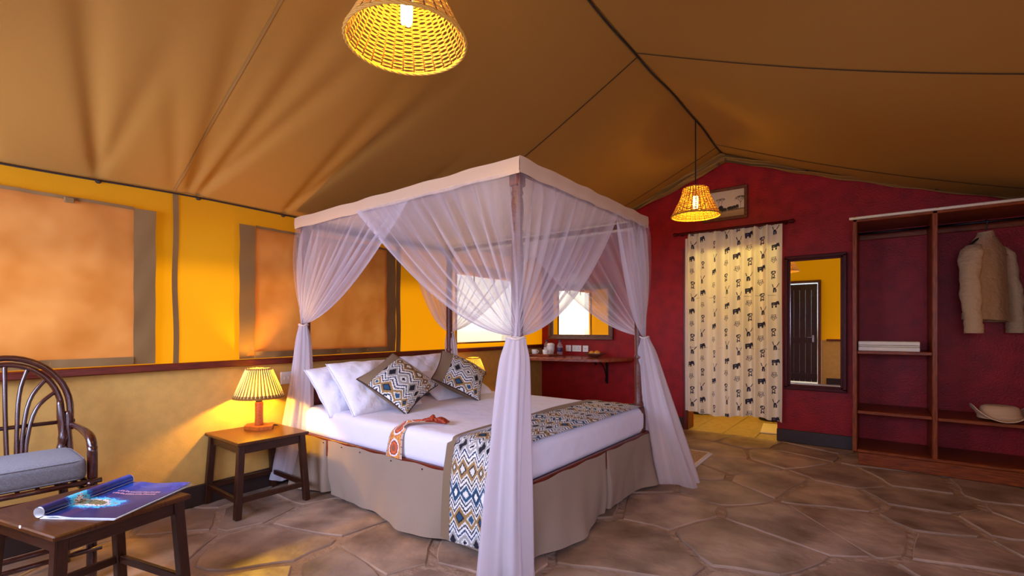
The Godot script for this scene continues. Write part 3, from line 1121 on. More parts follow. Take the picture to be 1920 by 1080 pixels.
func build_roof() -> void:
	var ceil_ := struct("ceiling", "ridged tan canvas tent roof with sewn seams", "ceiling")
	var left := func(s: float, t: float, off := 0.0) -> Vector3:
		var e := wall_pt(s, eave_y(s), 0.0)
		var z := FAR_Z - 0.1 + s * 0.9985 * (6.95 / 6.85)
		var r := Vector3(RIDGE_X, ridge_y(z), z)
		var p := e.lerp(r, t)
		var sag := -0.045 * sin(PI * t) + roof_fold(s, t) - off
		return p + Vector3(-0.42, 0.9, 0.0) * sag
	var a := Mb.new()
	a.smooth()
	a.surf(340, 90, func(u: float, v: float) -> Vector3: return left.call(lerpf(-0.1, 6.75, u), v))
	part("roof_canvas", a, M.roof_canvas, ceil_)
	var right := func(z: float, t: float, off := 0.0) -> Vector3:
		var r := Vector3(RIDGE_X, ridge_y(z), z)
		var e := Vector3(1.62, 2.20, z)
		var p := r.lerp(e, t)
		return p + Vector3(0.36, 0.93, 0) * (-0.075 * sin(PI * t) - 0.02 * sin(PI * t) * sin(z * 2.75) - off)
	var b := Mb.new()
	b.smooth()
	b.surf(60, 40, func(u: float, v: float) -> Vector3: return right.call(lerpf(0.8, -6.1, u), v))
	part("roof_canvas", b, M.roof_canvas, ceil_)
	var fly := Mb.new()
	fly.smooth()
	fly.surf(30, 2, func(u: float, v: float) -> Vector3:
		var s := lerpf(-0.2, 7.2, u)
		return wall_pt(s, eave_y(s) + 0.03 - 0.12 * v, -0.03 - 0.42 * v))
	part("fly_sheet", fly, M.roof_canvas, ceil_)
	# seams: a doubled strip of cloth and a dark line of stitching
	for s in [4.87, 2.57, 0.35]:
		var m := Mb.new()
		m.smooth()
		m.surf(2, 60, func(u: float, v: float) -> Vector3: return left.call(s + 0.012 * (u - 0.5), lerpf(0.01, 0.995, v), 0.004))
		part("seam", m, M.seam if s < 4 else M.valance, ceil_)
	for z in [-1.15, -3.435, -5.66]:
		var m := Mb.new()
		m.smooth()
		m.surf(2, 40, func(u: float, v: float) -> Vector3: return right.call(z - 0.014 * (u - 0.5), lerpf(0.005, 0.99, v), 0.004))
		part("seam", m, M.seam, ceil_)
	var ridge := []
	for i in 61:
		var z := lerpf(0.7, -5.97, i / 60.0)
		ridge.append(Vector3(RIDGE_X + 0.004 * sin(z * 7.0), ridge_y(z) - 0.012, z))
	var rp := Mb.new()
	rp.smooth()
	rp.tube(ridge, 0.008, 6)
	part("ridge_rope", rp, M.rope, ceil_)
	var eave := []
	for i in 61:
		var s := lerpf(0.0, 6.6, i / 60.0)
		eave.append(wall_pt(s, eave_y(s) - 0.004, 0.018))
	var er := Mb.new()
	er.smooth()
	er.tube(eave, 0.006, 6)
	for s in [4.72, 4.10, 5.27]:
		er.box(wall_pt(s, eave_y(s) - 0.012, 0.02), Vector3(0.03, 0.02, 0.03), 0.008)
	part("eave_rope", er, M.rope, ceil_)
	# folded valance where the roof meets the red gable
	for side in [-1.0, 1.0]:
		var vl := Mb.new()
		vl.smooth()
		vl.surf(80, 24, func(u: float, v: float) -> Vector3:
			var far := 2.62 if side < 0 else 2.7
			var q := u if side < 0 else 1.0 - u
			var x: float = -1.44 + side * far * (1.0 - q)
			var y := lerpf(gable_y(x), ridge_y(-6.0) - (0.41 if x < -1.48 else 0.368) * absf(x + 1.48) - 0.02, v)
			var fold := 0.05 + 0.034 * sin(v * 9.5 + q * 9.0 * side) + 0.016 * sin(v * 19.0 + q * 15.0)
			return Vector3(x, y + 0.006 * sin(q * 40.0) * (1 - v), FAR_Z + 0.012 + maxf(0.0, fold)))
		part("valance", vl, M.valance, ceil_)
	var kn := Mb.new()
	kn.smooth()
	for x in [-1.52, -1.44, -0.62, 0.42]:
		kn.rbox(Vector3(x, gable_y(x) + 0.03, FAR_Z + 0.06), Vector3(0.035, 0.03, 0.03), 0.012, 4)
	part("lashing", kn, M.frame_grey, ceil_)


func build_bathroom() -> void:
	var fl := Mb.new()
	fl.box(Vector3(-1.4, -0.11, -6.95), Vector3(2.6, 0.2, 1.9), 0.0)
	var f := struct_mesh("floor_tiled", fl, M.grout, "yellow tiled floor of the bathroom beyond the curtain", "floor")
	for ix in range(-4, 3):
		for iz in 4:
			var t := Mb.new()
			t.box(Vector3(-1.655 + ix * 0.35, -0.018, -6.22 - iz * 0.47), Vector3(0.342, 0.04, 0.462), 0.003)
			part("tile", t, M.tile, f)
	var w := Mb.new()
	w.box(Vector3(-1.4, 1.2, -7.95), Vector3(2.8, 2.6, 0.1), 0.0)
	w.box(Vector3(-2.65, 1.2, -7.05), Vector3(0.1, 2.6, 1.75), 0.0)
	w.box(Vector3(-0.15, 1.2, -7.05), Vector3(0.1, 2.6, 1.75), 0.0)
	w.box(Vector3(-1.4, 2.5, -7.05), Vector3(2.8, 0.1, 1.75), 0.0)
	struct_mesh("wall_bathroom", w, M.bath_wall, "pale yellow bathroom walls beyond the curtain", "wall")
	# unseen lamp, added to light the curtain from behind
	var lamp := thing("added_bathroom_lamp", "added round ceiling lamp, unseen, lighting the bathroom curtain from behind", "lamp", Vector3(-1.35, 2.36, -6.55))
	var b := Mb.new()
	b.smooth()
	b.lathe([Vector2(0.0, -0.05), Vector2(0.05, -0.04), Vector2(0.08, 0.0), Vector2(0.08, 0.06), Vector2(0, 0.06)], 16)
	part("bulb", b, M.bulb, lamp)
	var l := OmniLight3D.new()
	l.name = "bulb_light"
	l.light_color = Color(1.0, 0.89, 0.46)
	l.light_energy = 1.0
	l.light_size = 0.05
	l.omni_range = 12.0
	l.omni_attenuation = 2.0
	l.shadow_enabled = true
	lamp.add_child(l)
	l.position = Vector3(0, -0.02, 0)
	for q in [[-2.10, -7.28, "left"], [-1.15, -7.32, "right"]]:
		var bin := thing("laundry_bin", "bin with a rounded black base showing under the %s side of the printed curtain" % q[2], "bin", Vector3(q[0], 0, q[1]), 0.0, "bins behind the curtain")
		var body := Mb.new()
		body.smooth()
		body.lathe([Vector2(0, 0.02), Vector2(0.17, 0.02), Vector2(0.172, 0.03), Vector2(0.19, 0.5), Vector2(0.17, 0.51), Vector2(0, 0.51)], 24)
		part("body", body, M.white_plastic, bin)
		var base := Mb.new()
		base.smooth()
		base.lathe([Vector2(0, 0.0), Vector2(0.178, 0.0), Vector2(0.182, 0.006), Vector2(0.182, 0.03), Vector2(0.178, 0.036), Vector2(0.15, 0.036)], 24)
		part("base", base, M.black, bin)
	var bm := Mb.new()
	bm.box(Vector3(0, 0.008, 0), Vector3(0.5, 0.016, 0.62), 0.006)
	single("bath_mat", bm, M.bath_mat, "pale bath mat on the yellow tiles at the right of the doorway", "mat", Vector3(-0.92, 0.003, -6.62), 0.12)


# ---------------------------------------------------------------- the bed

const BX0 := -3.74      # head
const BX1 := -1.475     # foot
const BZ0 := -1.965     # near side
const BZ1 := -3.70      # far side

func post_profile() -> Array:
	# turned, carved post above the square foot block
	return [Vector2(0.040, 0.42), Vector2(0.040, 0.60), Vector2(0.030, 0.615), Vector2(0.044, 0.64), Vector2(0.030, 0.67), Vector2(0.036, 0.80), Vector2(0.038, 0.95), Vector2(0.032, 1.0), Vector2(0.042, 1.02), Vector2(0.032, 1.04), Vector2(0.036, 1.25), Vector2(0.037, 1.55), Vector2(0.034, 1.72), Vector2(0.030, 1.745), Vector2(0.037, 1.765), Vector2(0.030, 1.785), Vector2(0.036, 1.83), Vector2(0.038, 1.89), Vector2(0.033, 1.945), Vector2(0.029, 1.955), Vector2(0.036, 1.975), Vector2(0.030, 1.995), Vector2(0.034, 2.02)]


func build_bed() -> void:
	var bed := thing("four_poster_bed", "large dark wooden four poster bed with turned posts and a beige pleated skirt", "bed", Vector3.ZERO)
	for p in [[-1.537, -2.027], [-1.537, -3.645], [-3.70, -2.027], [-3.70, -3.655]]:
		var mb := Mb.new()
		mb.box(Vector3(p[0], 0.31, p[1]), Vector3(0.085, 0.62, 0.085), 0.006)
		mb.smooth()
		mb.lathe(post_profile(), 20, Vector3(p[0], 0, p[1]), 0.92, 0.92)
		mb.flat()
		mb.box(Vector3(p[0], 2.055, p[1]), Vector3(0.066, 0.09, 0.066), 0.005)
		part("post", mb, M.wood_post, bed)
	# side rails, seen as a thin dark red line over the skirt
	for q in [[(BX0 + BX1) / 2, BZ0, BX1 - BX0, 0.03], [(BX0 + BX1) / 2, BZ1, BX1 - BX0, 0.03], [BX1, (BZ0 + BZ1) / 2, 0.03, BZ0 - BZ1], [BX0 + 0.02, (BZ0 + BZ1) / 2, 0.03, BZ0 - BZ1]]:
		var r := Mb.new()
		r.box(Vector3(q[0], 0.36, q[1]), Vector3(q[2], 0.135, q[3]), 0.005)
		part("side_rail", r, M.wood_red, bed)
	var sl := Mb.new()
	sl.box(Vector3((BX0 + BX1) / 2, 0.395, (BZ0 + BZ1) / 2), Vector3(BX1 - BX0 - 0.1, 0.02, BZ0 - BZ1 - 0.06), 0.0)
	part("slat_base", sl, M.wood_red, bed)
	var hb := Mb.new()
	hb.box(Vector3(-3.72, 0.56, -2.84), Vector3(0.035, 0.34, 1.58), 0.006)
	hb.box(Vector3(-3.72, 0.735, -2.84), Vector3(0.055, 0.04, 1.6), 0.01)
	part("headboard", hb, M.wood_red, bed)
	# canopy rails between the posts
	for q in [[-2.615, -2.02, 2.1, 0.03], [-2.615, -3.65, 2.1, 0.03], [-1.53, -2.835, 0.03, 1.56], [-3.70, -2.835, 0.03, 1.56]]:
		var cr := Mb.new()
		cr.box(Vector3(q[0], 2.095, q[1]), Vector3(q[2], 0.035, q[3]), 0.004)
		part("canopy_rail", cr, M.wood_post, bed)
	# skirt: one long strip round near side, foot and far side, with inverted pleats
	var z0 := BZ0 + 0.018
	var z1 := BZ1 - 0.018
	var x0 := BX0 + 0.06
	var x1 := BX1 + 0.018
	var la := x1 - x0
	var lb := z0 - z1
	var total := la + lb + la
	var pleats := [0.42, la + 0.97, la + lb + 0.9]
	var sk := Mb.new()
	sk.smooth()
	sk.surf(520, 16, func(u: float, v: float) -> Vector3:
		var d := u * total
		var cr_ := 0.05
		var p: Vector2
		var n: Vector2
		if d < la: p = Vector2(x0 + d, z0); n = Vector2(0, 1)
		elif d < la + lb: p = Vector2(x1, z0 - (d - la)); n = Vector2(1, 0)
		else: p = Vector2(x1 - (d - la - lb), z1); n = Vector2(0, -1)
		for c in [la, la + lb]:
			var k := smoothstep(-0.10, 0.10, d - c)
			if absf(d - c) < 0.10:
				var na := Vector2(0, 1) if c == la else Vector2(1, 0)
				var nb := Vector2(1, 0) if c == la else Vector2(0, -1)
				n = na.lerp(nb, k).normalized()
				p -= n * 0.022 * bump((d - c) / 0.05) * (1.0 - v)
		var h := 1.0 - v
		var out := h * 0.025
		out += h * h * (0.045 * sin(d * 4.6 + 0.4 + 1.2 * h) + 0.022 * sin(d * 9.7 + 2.0 - 1.5 * h))
		out += 0.006 * h * sin(d * 27.0 + 3.0 * h)
		out = maxf(out, -0.004)
		for q in pleats:
			out -= (0.035 + 0.05 * h) * bump((d - q) / (0.006 + 0.018 * h))
			out += 0.014 * h * bump((d - q + 0.045) / 0.03)
		var y := lerpf(0.022, 0.421, v) - 0.004 * (1.0 + sin(d * 21.0)) * v
		return Vector3(p.x + n.x * out, y, p.y + n.y * out), Vector2(5, 0.5))
	var skirt := part("skirt", sk, M.linen, bed)
	for x in [-3.30, -3.06, -2.84, -2.5, -2.2]:
		var bt := Mb.new()
		bt.xf = Transform3D(Basis(Vector3.RIGHT, PI / 2), Vector3(x, 0.395, BZ0 + 0.022))
		bt.lathe([Vector2(0, 0), Vector2(0.005, 0.001), Vector2(0.005, 0.003), Vector2(0, 0.006)], 8, Vector3.ZERO)
		part("stud", bt, M.iron, skirt)


func pillow_mesh(w: float, h: float, t: float, pinch: float, u0: float, u1: float, front: bool, back: bool, seed_ := 0.0, wrinkle := 0.0) -> Mb:
	var mb := Mb.new()
	mb.smooth()
	var f := func(a: float, b: float, side: float) -> Vector3:
		# a, b in -1..1
		var x := w / 2 * a * (1.0 - pinch * (1.0 - b * b) * absf(a))
		var y := h / 2 * b * (1.0 - pinch * (1.0 - a * a) * absf(b))
		var e := maxf(0.0, (1.0 - a * a) * (1.0 - b * b))
		var z := side * t / 2 * pow(e, 0.48)
		z += wrinkle * pow(e, 0.3) * (sin(a * 6.0 + b * 2.5 + seed_) * 0.5 + sin(b * 5.0 - a * 3.0 + seed_ * 2.3) * 0.5 + 0.5 * sin(a * 11.0 - b * 9.0 + seed_))
		return Vector3(x, y, z)
	var n := 36
	if front:
		mb.surf(int(n * (u1 - u0)) + 2, n, func(u: float, v: float) -> Vector3:
			var a := lerpf(u0, u1, u) * 2 - 1
			var b := v * 2 - 1
			a = sin(a * PI / 2) * 0.6 + a * 0.4
			b = sin(b * PI / 2) * 0.6 + b * 0.4
			return f.call(a, b, 1.0), Vector2((u1 - u0) * 1.7, 0.92))
	if back:
		mb.surf(n, n, func(u: float, v: float) -> Vector3:
			var a := 1 - u * 2
			var b := v * 2 - 1
			a = sin(a * PI / 2) * 0.6 + a * 0.4
			b = sin(b * PI / 2) * 0.6 + b * 0.4
			return f.call(a, b, -1.0))
	return mb


func build_pillow(label: String, at: Vector3, rot: Vector3, size: Vector3, seed_: float) -> void:
	var p := thing("pillow", label, "pillow", at, 0.0, "white bed pillows")
	p.basis = Basis.from_euler(rot)
	var pc := part("pillow_case", pillow_mesh(size.x, size.y, size.z, 0.045, 0.0, 1.0, true, true, seed_, 0.014), M.pillow, p)
	var fl := Mb.new()
	fl.smooth()
	var pts := []
	for i in 21:
		var b := i / 10.0 - 1.0
		pts.append(Vector3(-size.x / 2 * (1.0 - 0.045 * (1.0 - b * b)) - 0.003, size.y / 2 * b, 0.0))
	fl.tube(pts, 0.004, 6)
	part("hem", fl, M.pillow, pc)


func build_cushion(label: String, at: Vector3, rot: Vector3, size: float) -> void:
	var c := thing("throw_cushion", label, "cushion", at, 0.0, "patterned throw cushions")
	c.basis = Basis.from_euler(rot)
	part("patterned_panel", pillow_mesh(size, size, 0.22, 0.085, 0.27, 1.0, true, false), M.ikat, c)
	tag(part("plain_panel", pillow_mesh(size, size, 0.22, 0.085, 0.0, 0.27, true, false), M.khaki_cloth, c), "plain khaki panel")
	part("back_panel", pillow_mesh(size, size, 0.22, 0.085, 0.0, 1.0, false, true), M.khaki_cloth, c)
	var pts := []
	for k in 4:
		for i in 14:
			var a := i / 7.0 - 1.0
			a = sin(a * PI / 2) * 0.6 + a * 0.4
			var e := size / 2 * (1.0 - 0.085 * (1.0 - a * a))
			var q := Vector2(size / 2 * a, -e).rotated(k * PI / 2)
			pts.append(Vector3(q.x, q.y, 0))
	var pp := Mb.new()
	pp.smooth()
	pp.tube(pts, 0.006, 6, false, true)
	part("piping", pp, M.piping, c)


func build_bedding() -> void:
	var mt := thing("mattress", "thick mattress in a white fitted sheet on the four poster bed", "mattress", Vector3((BX0 + BX1) / 2 + 0.0, 0.0, (BZ0 + BZ1) / 2))
	var mb := Mb.new()
	mb.smooth()
	mb.rbox(Vector3(0.005, 0.514, 0), Vector3(BX1 - BX0 - 0.05, 0.215, BZ0 - BZ1 - 0.012), 0.05, 24, Vector3(0.008, 0.006, 0.010))
	var fs := part("fitted_sheet", mb, M.sheet, mt)
	var ruck := Mb.new()
	ruck.smooth()
	ruck.tube(spline([Vector3(-0.6, 0.614, -0.55), Vector3(-0.72, 0.622, -0.68), Vector3(-0.75, 0.626, -0.78), Vector3(-0.9, 0.612, -0.82)], 6), 0.012, 8)
	part("sheet_fold", ruck, M.sheet, fs)

	build_pillow("white pillow lying nearest the bedside table behind another pillow", Vector3(-3.40, 0.775, -2.25), Vector3(-0.66, PI / 2 + 0.10, 0.06), Vector3(0.66, 0.44, 0.22), 1.0)
	build_pillow("white pillow leaning behind the left patterned cushion", Vector3(-3.16, 0.795, -2.32), Vector3(-0.76, PI / 2 + 0.06, -0.02), Vector3(0.68, 0.50, 0.25), 2.0)
	build_pillow("white pillow upright against the headboard between the two cushions", Vector3(-3.50, 0.80, -3.12), Vector3(-0.55, PI / 2, 0.03), Vector3(0.70, 0.44, 0.20), 3.0)
	build_pillow("white pillow lying under the right patterned cushion", Vector3(-3.20, 0.725, -3.22), Vector3(-1.05, PI / 2 - 0.05, 0.0), Vector3(0.70, 0.44, 0.17), 4.0)
	build_cushion("left throw cushion with zigzag diamonds and a khaki side panel", Vector3(-2.956, 0.832, -2.375), Vector3(deg_to_rad(-47.8), deg_to_rad(78.2), deg_to_rad(-56.0)), 0.46)
	build_cushion("right throw cushion with zigzag diamonds in front of the far lamp", Vector3(-2.979, 0.832, -3.078), Vector3(deg_to_rad(-49.0), deg_to_rad(84.6), deg_to_rad(-43.1)), 0.46)

	# runner across the foot end, hanging down the near side
	var path := [Vector2(BZ1 - 0.02, 0.10), Vector2(BZ1 - 0.022, 0.50), Vector2(BZ1 - 0.008, 0.60), Vector2(BZ1 + 0.05, 0.629), Vector2(-3.2, 0.634), Vector2(-2.84, 0.636), Vector2(-2.4, 0.634), Vector2(BZ0 - 0.05, 0.629), Vector2(BZ0 + 0.008, 0.600), Vector2(BZ0 + 0.030, 0.52), Vector2(BZ0 + 0.052, 0.38), Vector2(BZ0 + 0.066, 0.06)]
	var rn := thing("bed_runner", "bed runner of zigzag diamond cloth with khaki borders across the foot end of the bed", "bed runner")
	var cloth := func(x0: float, x1: float, lift: float, mat_: Material, called: String, uvx: float) -> void:
		var pts3 := []
		for q in path: pts3.append(Vector3(0, q.y, q.x))
		var sp := spline(pts3, 8)
		var acc := [0.0]
		for i in range(1, sp.size()): acc.append(acc[i - 1] + sp[i].distance_to(sp[i - 1]))
		var rb := Mb.new()
		rb.smooth()
		rb.surf(16, 150, func(u: float, v: float) -> Vector3:
			var d: float = v * acc[acc.size() - 1]
			var k := 0
			while k < acc.size() - 2 and acc[k + 1] < d: k += 1
			var p: Vector3 = sp[k].lerp(sp[k + 1], clampf((d - acc[k]) / maxf(1e-5, acc[k + 1] - acc[k]), 0, 1))
			var x := lerpf(x0, x1, u)
			var hang := smoothstep(0.42, 0.1, p.y)
			x += 0.02 * hang * (u - 0.3) + (0.03 * sin((p.z + 2.84) * 2.0) if p.y > 0.6 else 0.0) * (1.0 - u)
			var top := smoothstep(0.6, 0.63, p.y)
			p.y += lift * top + 0.003 * sin(x * 40.0 + p.z * 6.0) * top
			var sgn := 1.0 if p.z > -2.8 else -1.0
			p.z += sgn * (1.0 - top) * (lift + 0.012 * hang * sin(x * 19.0))
			# over the foot edge the cloth follows the mattress down a little
			var over := maxf(0.0, x - (BX1 - 0.055))
			p.y -= over * over * 7.0
			return Vector3(x, p.y, p.z), Vector2(uvx, 5.4))
		part(called, rb, mat_, rn)
	cloth.call(-1.93, -1.50, 0.003, M.ikat, "patterned_strip", 1.7)
	cloth.call(-1.985, -1.925, 0.005, M.khaki_cloth, "border", 0.1)

	# knotted silk scarf
	var sc := thing("scarf", "orange and white patterned silk scarf knotted on the bed and hanging over its near edge", "scarf")
	var line := spline([Vector3(-2.475, 0.425, BZ0 + 0.020), Vector3(-2.465, 0.50, BZ0 + 0.018), Vector3(-2.452, 0.585, BZ0 + 0.008), Vector3(-2.435, 0.634, BZ0 - 0.045), Vector3(-2.395, 0.642, BZ0 - 0.10), Vector3(-2.335, 0.645, BZ0 - 0.145)], 6)
	var band := Mb.new()
	band.smooth()
	band.surf(14, line.size() - 1, func(u: float, v: float) -> Vector3:
		var i := int(round(v * (line.size() - 1)))
		var p: Vector3 = line[i]
		var w := lerpf(0.082, 0.022, pow(v, 1.3)) 
		var lift := 0.010 * sin(u * PI) + 0.005 * sin(u * 15.0) * v
		var q := u * 2 - 1
		if p.y > 0.62: return p + Vector3(0.5, 0, 0.85).normalized() * 0.0 + Vector3(0.86, 0, 0.5) * q * w + Vector3(0, lift, 0)
		return p + Vector3(q * w, -0.008 * absf(q), lift))
	part("band", band, M.scarf, sc)
	var kn := Mb.new()
	kn.smooth()
	for k in 5:
		var a := k * 1.25
		kn.tube(spline([Vector3(-2.335, 0.64, -2.11) + Vector3(cos(a) * 0.03, 0.012, sin(a) * 0.03), Vector3(-2.30, 0.665, -2.125) + Vector3(sin(a) * 0.012, cos(a) * 0.012, 0), Vector3(-2.285, 0.645, -2.13) + Vector3(-sin(a) * 0.03, 0.01, cos(a) * 0.03)], 5), [0.008, 0.011, 0.013, 0.014, 0.014, 0.014, 0.013, 0.012, 0.011, 0.010, 0.008], 8)
	part("knot", kn, M.scarf_twist, sc)
	for k in 6:
		var a := -0.9 + k * 0.34
		var e := Mb.new()
		e.smooth()
		var dir := Vector3(cos(a + 0.2), 0, sin(a - 0.5) - 0.35).normalized()
		var r0 := Vector3(-2.29, 0.650, -2.13)
		e.tube(spline([r0, r0 + dir * 0.04 + Vector3(0, 0.012 if k % 2 else -0.004, 0), r0 + dir * (0.075 + 0.01 * (k % 3)) + Vector3(0, -0.008, 0)], 4), [0.010, 0.012, 0.013, 0.013, 0.013, 0.012, 0.011, 0.009, 0.005], 7)
		part("scarf_end", e, M.scarf_twist, sc)


# ---------------------------------------------------------------- mosquito net

func net_color(a: float) -> Color:
	return Color(0.95, 0.91, 0.91, a)


# a drawn-back net panel: hangs from the rail between two x/z points and is gathered at the post
func net_panel(post: Vector3, far: Vector3, width: float, gather: Vector3, n_folds: float, parent: Node3D, seed_: float, clear := 0.33) -> void:
	var along := (far - post).normalized()
	var out := along.cross(Vector3.UP)
	var mb := Mb.new()
	mb.smooth()
	var nu := 90
	var nv := 36
	var g := []
	for j in nv + 1:
		var v := float(j) / nv
		for i in nu + 1:
			var u := float(i) / nu
			var uu := u + 0.012 * sin(u * 37.0 + seed_) 
			var top := post + along * (width * uu) - out * 0.008
			top.y = 2.075
			var bot := gather + along * (uu - 0.4) * 0.045
			var ctrl := post + along * (width * uu * 0.40)
			ctrl.y = lerpf(lerpf(top.y, gather.y, 0.5), gather.y + 0.03, uu)
			var p := top.lerp(ctrl, v).lerp(ctrl.lerp(bot, v), v)
			var amp := 0.024 * sin(PI * minf(v * 1.2, 1.0)) + 0.006 * smoothstep(0.0, 0.1, v)
			p += out * (amp * sin(u * TAU * n_folds + seed_ + 0.6 * sin(u * 23.0)) + 0.010 * sin(u * 61.0 + seed_ * 3.0) * (1 - v) * smoothstep(0.0, 0.08, v))
			g.append(p)
	for j in nv:
		for i in nu:
			var k := j * (nu + 1) + i
			var cols := []
			for q in [[i, j], [i + 1, j], [i + 1, j + 1], [i, j + 1]]:
				var u := float(q[0]) / nu
				var v := float(q[1]) / nv
				var streak := pow(0.5 + 0.5 * sin(u * TAU * n_folds + seed_ + 0.6 * sin(u * 23.0) + 1.2), 6.0) + 0.6 * pow(0.5 + 0.5 * sin(u * 83.0 + seed_), 8.0)
				var dense := clear + 0.45 * smoothstep(0.45, 1.0, v) + 0.22 * streak * (0.35 + 0.65 * v)
				dense += 0.32 * smoothstep(0.93, 1.0, u) + 0.20 * smoothstep(0.8, 0.93, u) * v
				dense *= lerpf(lerpf(0.35, 1.0, smoothstep(0.02, 0.13, u)), 1.0, smoothstep(0.75, 0.97, v))
				cols.append(net_color(clampf(dense, 0.0, 0.92)))
			var pts := [g[k], g[k + 1], g[k + nu + 2], g[k + nu + 1]]
			for t in [[0, 1, 2], [0, 2, 3]]:
				for m in [t[0], t[2], t[1]]:
					mb.color(cols[m])
					mb.v(pts[m], Vector2(0, 0))
	part("drawn_panel", mb, M.net, parent)


# the gathered tail below the tie, falling in folds to the floor
func net_tail(top: Vector3, foot: Vector3, w_top: float, w_foot: float, across: Vector3, n: int, parent: Node3D, seed_: float, bend := Vector3.ZERO, dense := 0.66) -> void:
	var mb := Mb.new()
	mb.smooth()
	var dep := across.cross(Vector3.UP).normalized()
	var nu := n * 14
	var nv := 40
	var pt := func(u: float, v: float) -> Vector3:
		var a := u * TAU
		var c := top.lerp(foot, v) + bend * sin(PI * v)
		var w := lerpf(w_top, w_foot, pow(v, 0.8)) * (1.0 - 0.25 * bump(v / 0.06))
		var fold := 1.0 + (0.10 + 0.22 * v) * sin(a * n + seed_ + 1.5 * v) + 0.10 * sin(a * (n * 2 + 1) + seed_ * 2.0 - v * 2.0)
		var d := w * lerpf(0.75, 0.42, v)
		return c + across * cos(a) * w * fold + dep * sin(a) * d * fold + Vector3(0, (0.012 * sin(a * 3.0 + seed_)) * v, 0)
	for j in nv:
		for i in nu:
			var q := []
			for e in [[i, j], [i + 1, j], [i + 1, j + 1], [i, j + 1]]:
				var u := float(e[0] % nu) / nu
				var v := float(e[1]) / nv
				var streak := pow(0.5 + 0.5 * sin(u * TAU * n * 2.0 + seed_), 4.0)
				q.append([pt.call(u, v), net_color(clampf(dense + 0.2 * (1 - v) + 0.16 * streak, 0, 0.97))])
			for t in [[0, 1, 2], [0, 2, 3]]:
				for m in t:
					mb.color(q[m][1])
					mb.v(q[m][0], Vector2.ZERO)
	var tl := part("tail", mb, M.net, parent)
	var tie := Mb.new()
	tie.smooth()
	var ring := []
	for i in 20:
		var a := TAU * i / 20
		ring.append(top + across * cos(a) * w_top * 0.80 + dep * sin(a) * w_top * 0.62 + Vector3(0, 0.006 * sin(a * 3.0), 0))
	tie.tube(ring, 0.0065, 7, false, true)
	part("tie", tie, M.net_roof, tl)


func build_net() -> void:
	var net := thing("mosquito_net", "sheer white mosquito net over the four poster bed, drawn back and tied at the posts", "mosquito net")
	var x0 := -3.775
	var x1 := -1.480
	var z0 := -1.970
	var z1 := -3.70
	# top cloth, slightly slack
	var top := Mb.new()
	top.smooth()
	top.surf(24, 20, func(u: float, v: float) -> Vector3: return Vector3(lerpf(x0, x1, u), 2.142 - 0.030 * sin(PI * u) * sin(PI * v), lerpf(z0, z1, v)))
	part("top_cloth", top, M.net_roof, net)
	var corners := [Vector3(x0, 0, z0), Vector3(x1, 0, z0), Vector3(x1, 0, z1), Vector3(x0, 0, z1)]
	for k in 4:
		var a: Vector3 = corners[k]
		var b: Vector3 = corners[(k + 1) % 4]
		var out := (b - a).normalized().cross(Vector3.UP)
		var bd := Mb.new()
		bd.smooth()
		bd.surf(40, 5, func(u: float, v: float) -> Vector3:
			var p := a.lerp(b, u)
			return Vector3(p.x, lerpf(2.062, 2.150, v) + 0.003 * sin(u * 31.0 + k), p.z) + out * (0.004 * sin(v * PI) + 0.003 * sin(u * 47.0)))
		part("band", bd, M.net_band, net)
	var p_nf := Vector3(x1, 0, z0)
	var p_ff := Vector3(x1, 0, z1)
	var p_nh := Vector3(x0, 0, z0)
	var p_fh := Vector3(x0, 0, z1)
	var g_nf := Vector3(-1.51, 1.21, -1.99)
	var g_ff := Vector3(-1.50, 1.19, -3.66)
	var g_nh := Vector3(-3.70, 1.29, -2.0)
	var g_fh := Vector3(-3.70, 1.22, -3.67)
	# near side
	net_panel(p_nh, p_nf, 1.42, g_nh, 11.0, net, 0.3)
	net_panel(p_nf, p_nh, 1.42, g_nf, 11.0, net, 1.7)
	# foot side
	net_panel(p_nf, p_ff, 1.18, g_nf, 9.0, net, 2.9)
	net_panel(p_ff, p_nf, 0.62, g_ff, 7.0, net, 4.1)
	# far side and head side
	net_panel(p_ff, p_fh, 1.25, g_ff, 9.0, net, 5.2)
	net_panel(p_fh, p_ff, 1.25, g_fh, 9.0, net, 6.6)
	net_panel(p_nh, p_fh, 0.55, g_nh, 6.0, net, 7.7)
	net_panel(p_fh, p_nh, 0.55, g_fh, 6.0, net, 8.8)
	# tails; across is the screen-independent width direction of each bundle
	var diag := Vector3(0.79, 0, -0.61)
	net_tail(Vector3(-1.50, 1.20, -1.965), Vector3(-1.475, 0.012, -1.845), 0.060, 0.120, diag, 5, net, 0.5, Vector3(0.0, 0, 0.02), 0.74)
	net_tail(Vector3(-1.50, 1.18, -3.655), Vector3(-1.29, 0.012, -3.80), 0.050, 0.165, Vector3(0.9, 0, -0.43), 5, net, 2.2, Vector3(-0.02, 0, 0.0), 0.56)
	net_tail(Vector3(-3.685, 1.28, -1.995), Vector3(-3.70, 0.06, -1.905), 0.042, 0.115, Vector3(0.6, 0, -0.8), 5, net, 3.4, Vector3(0.025, 0, -0.01), 0.62)
	net_tail(Vector3(-3.70, 1.21, -3.67), Vector3(-3.70, 0.05, -3.76), 0.05, 0.09, Vector3(0.7, 0, -0.7), 5, net, 5.4, Vector3.ZERO, 0.62)


# ---------------------------------------------------------------- stools, lamps, chair

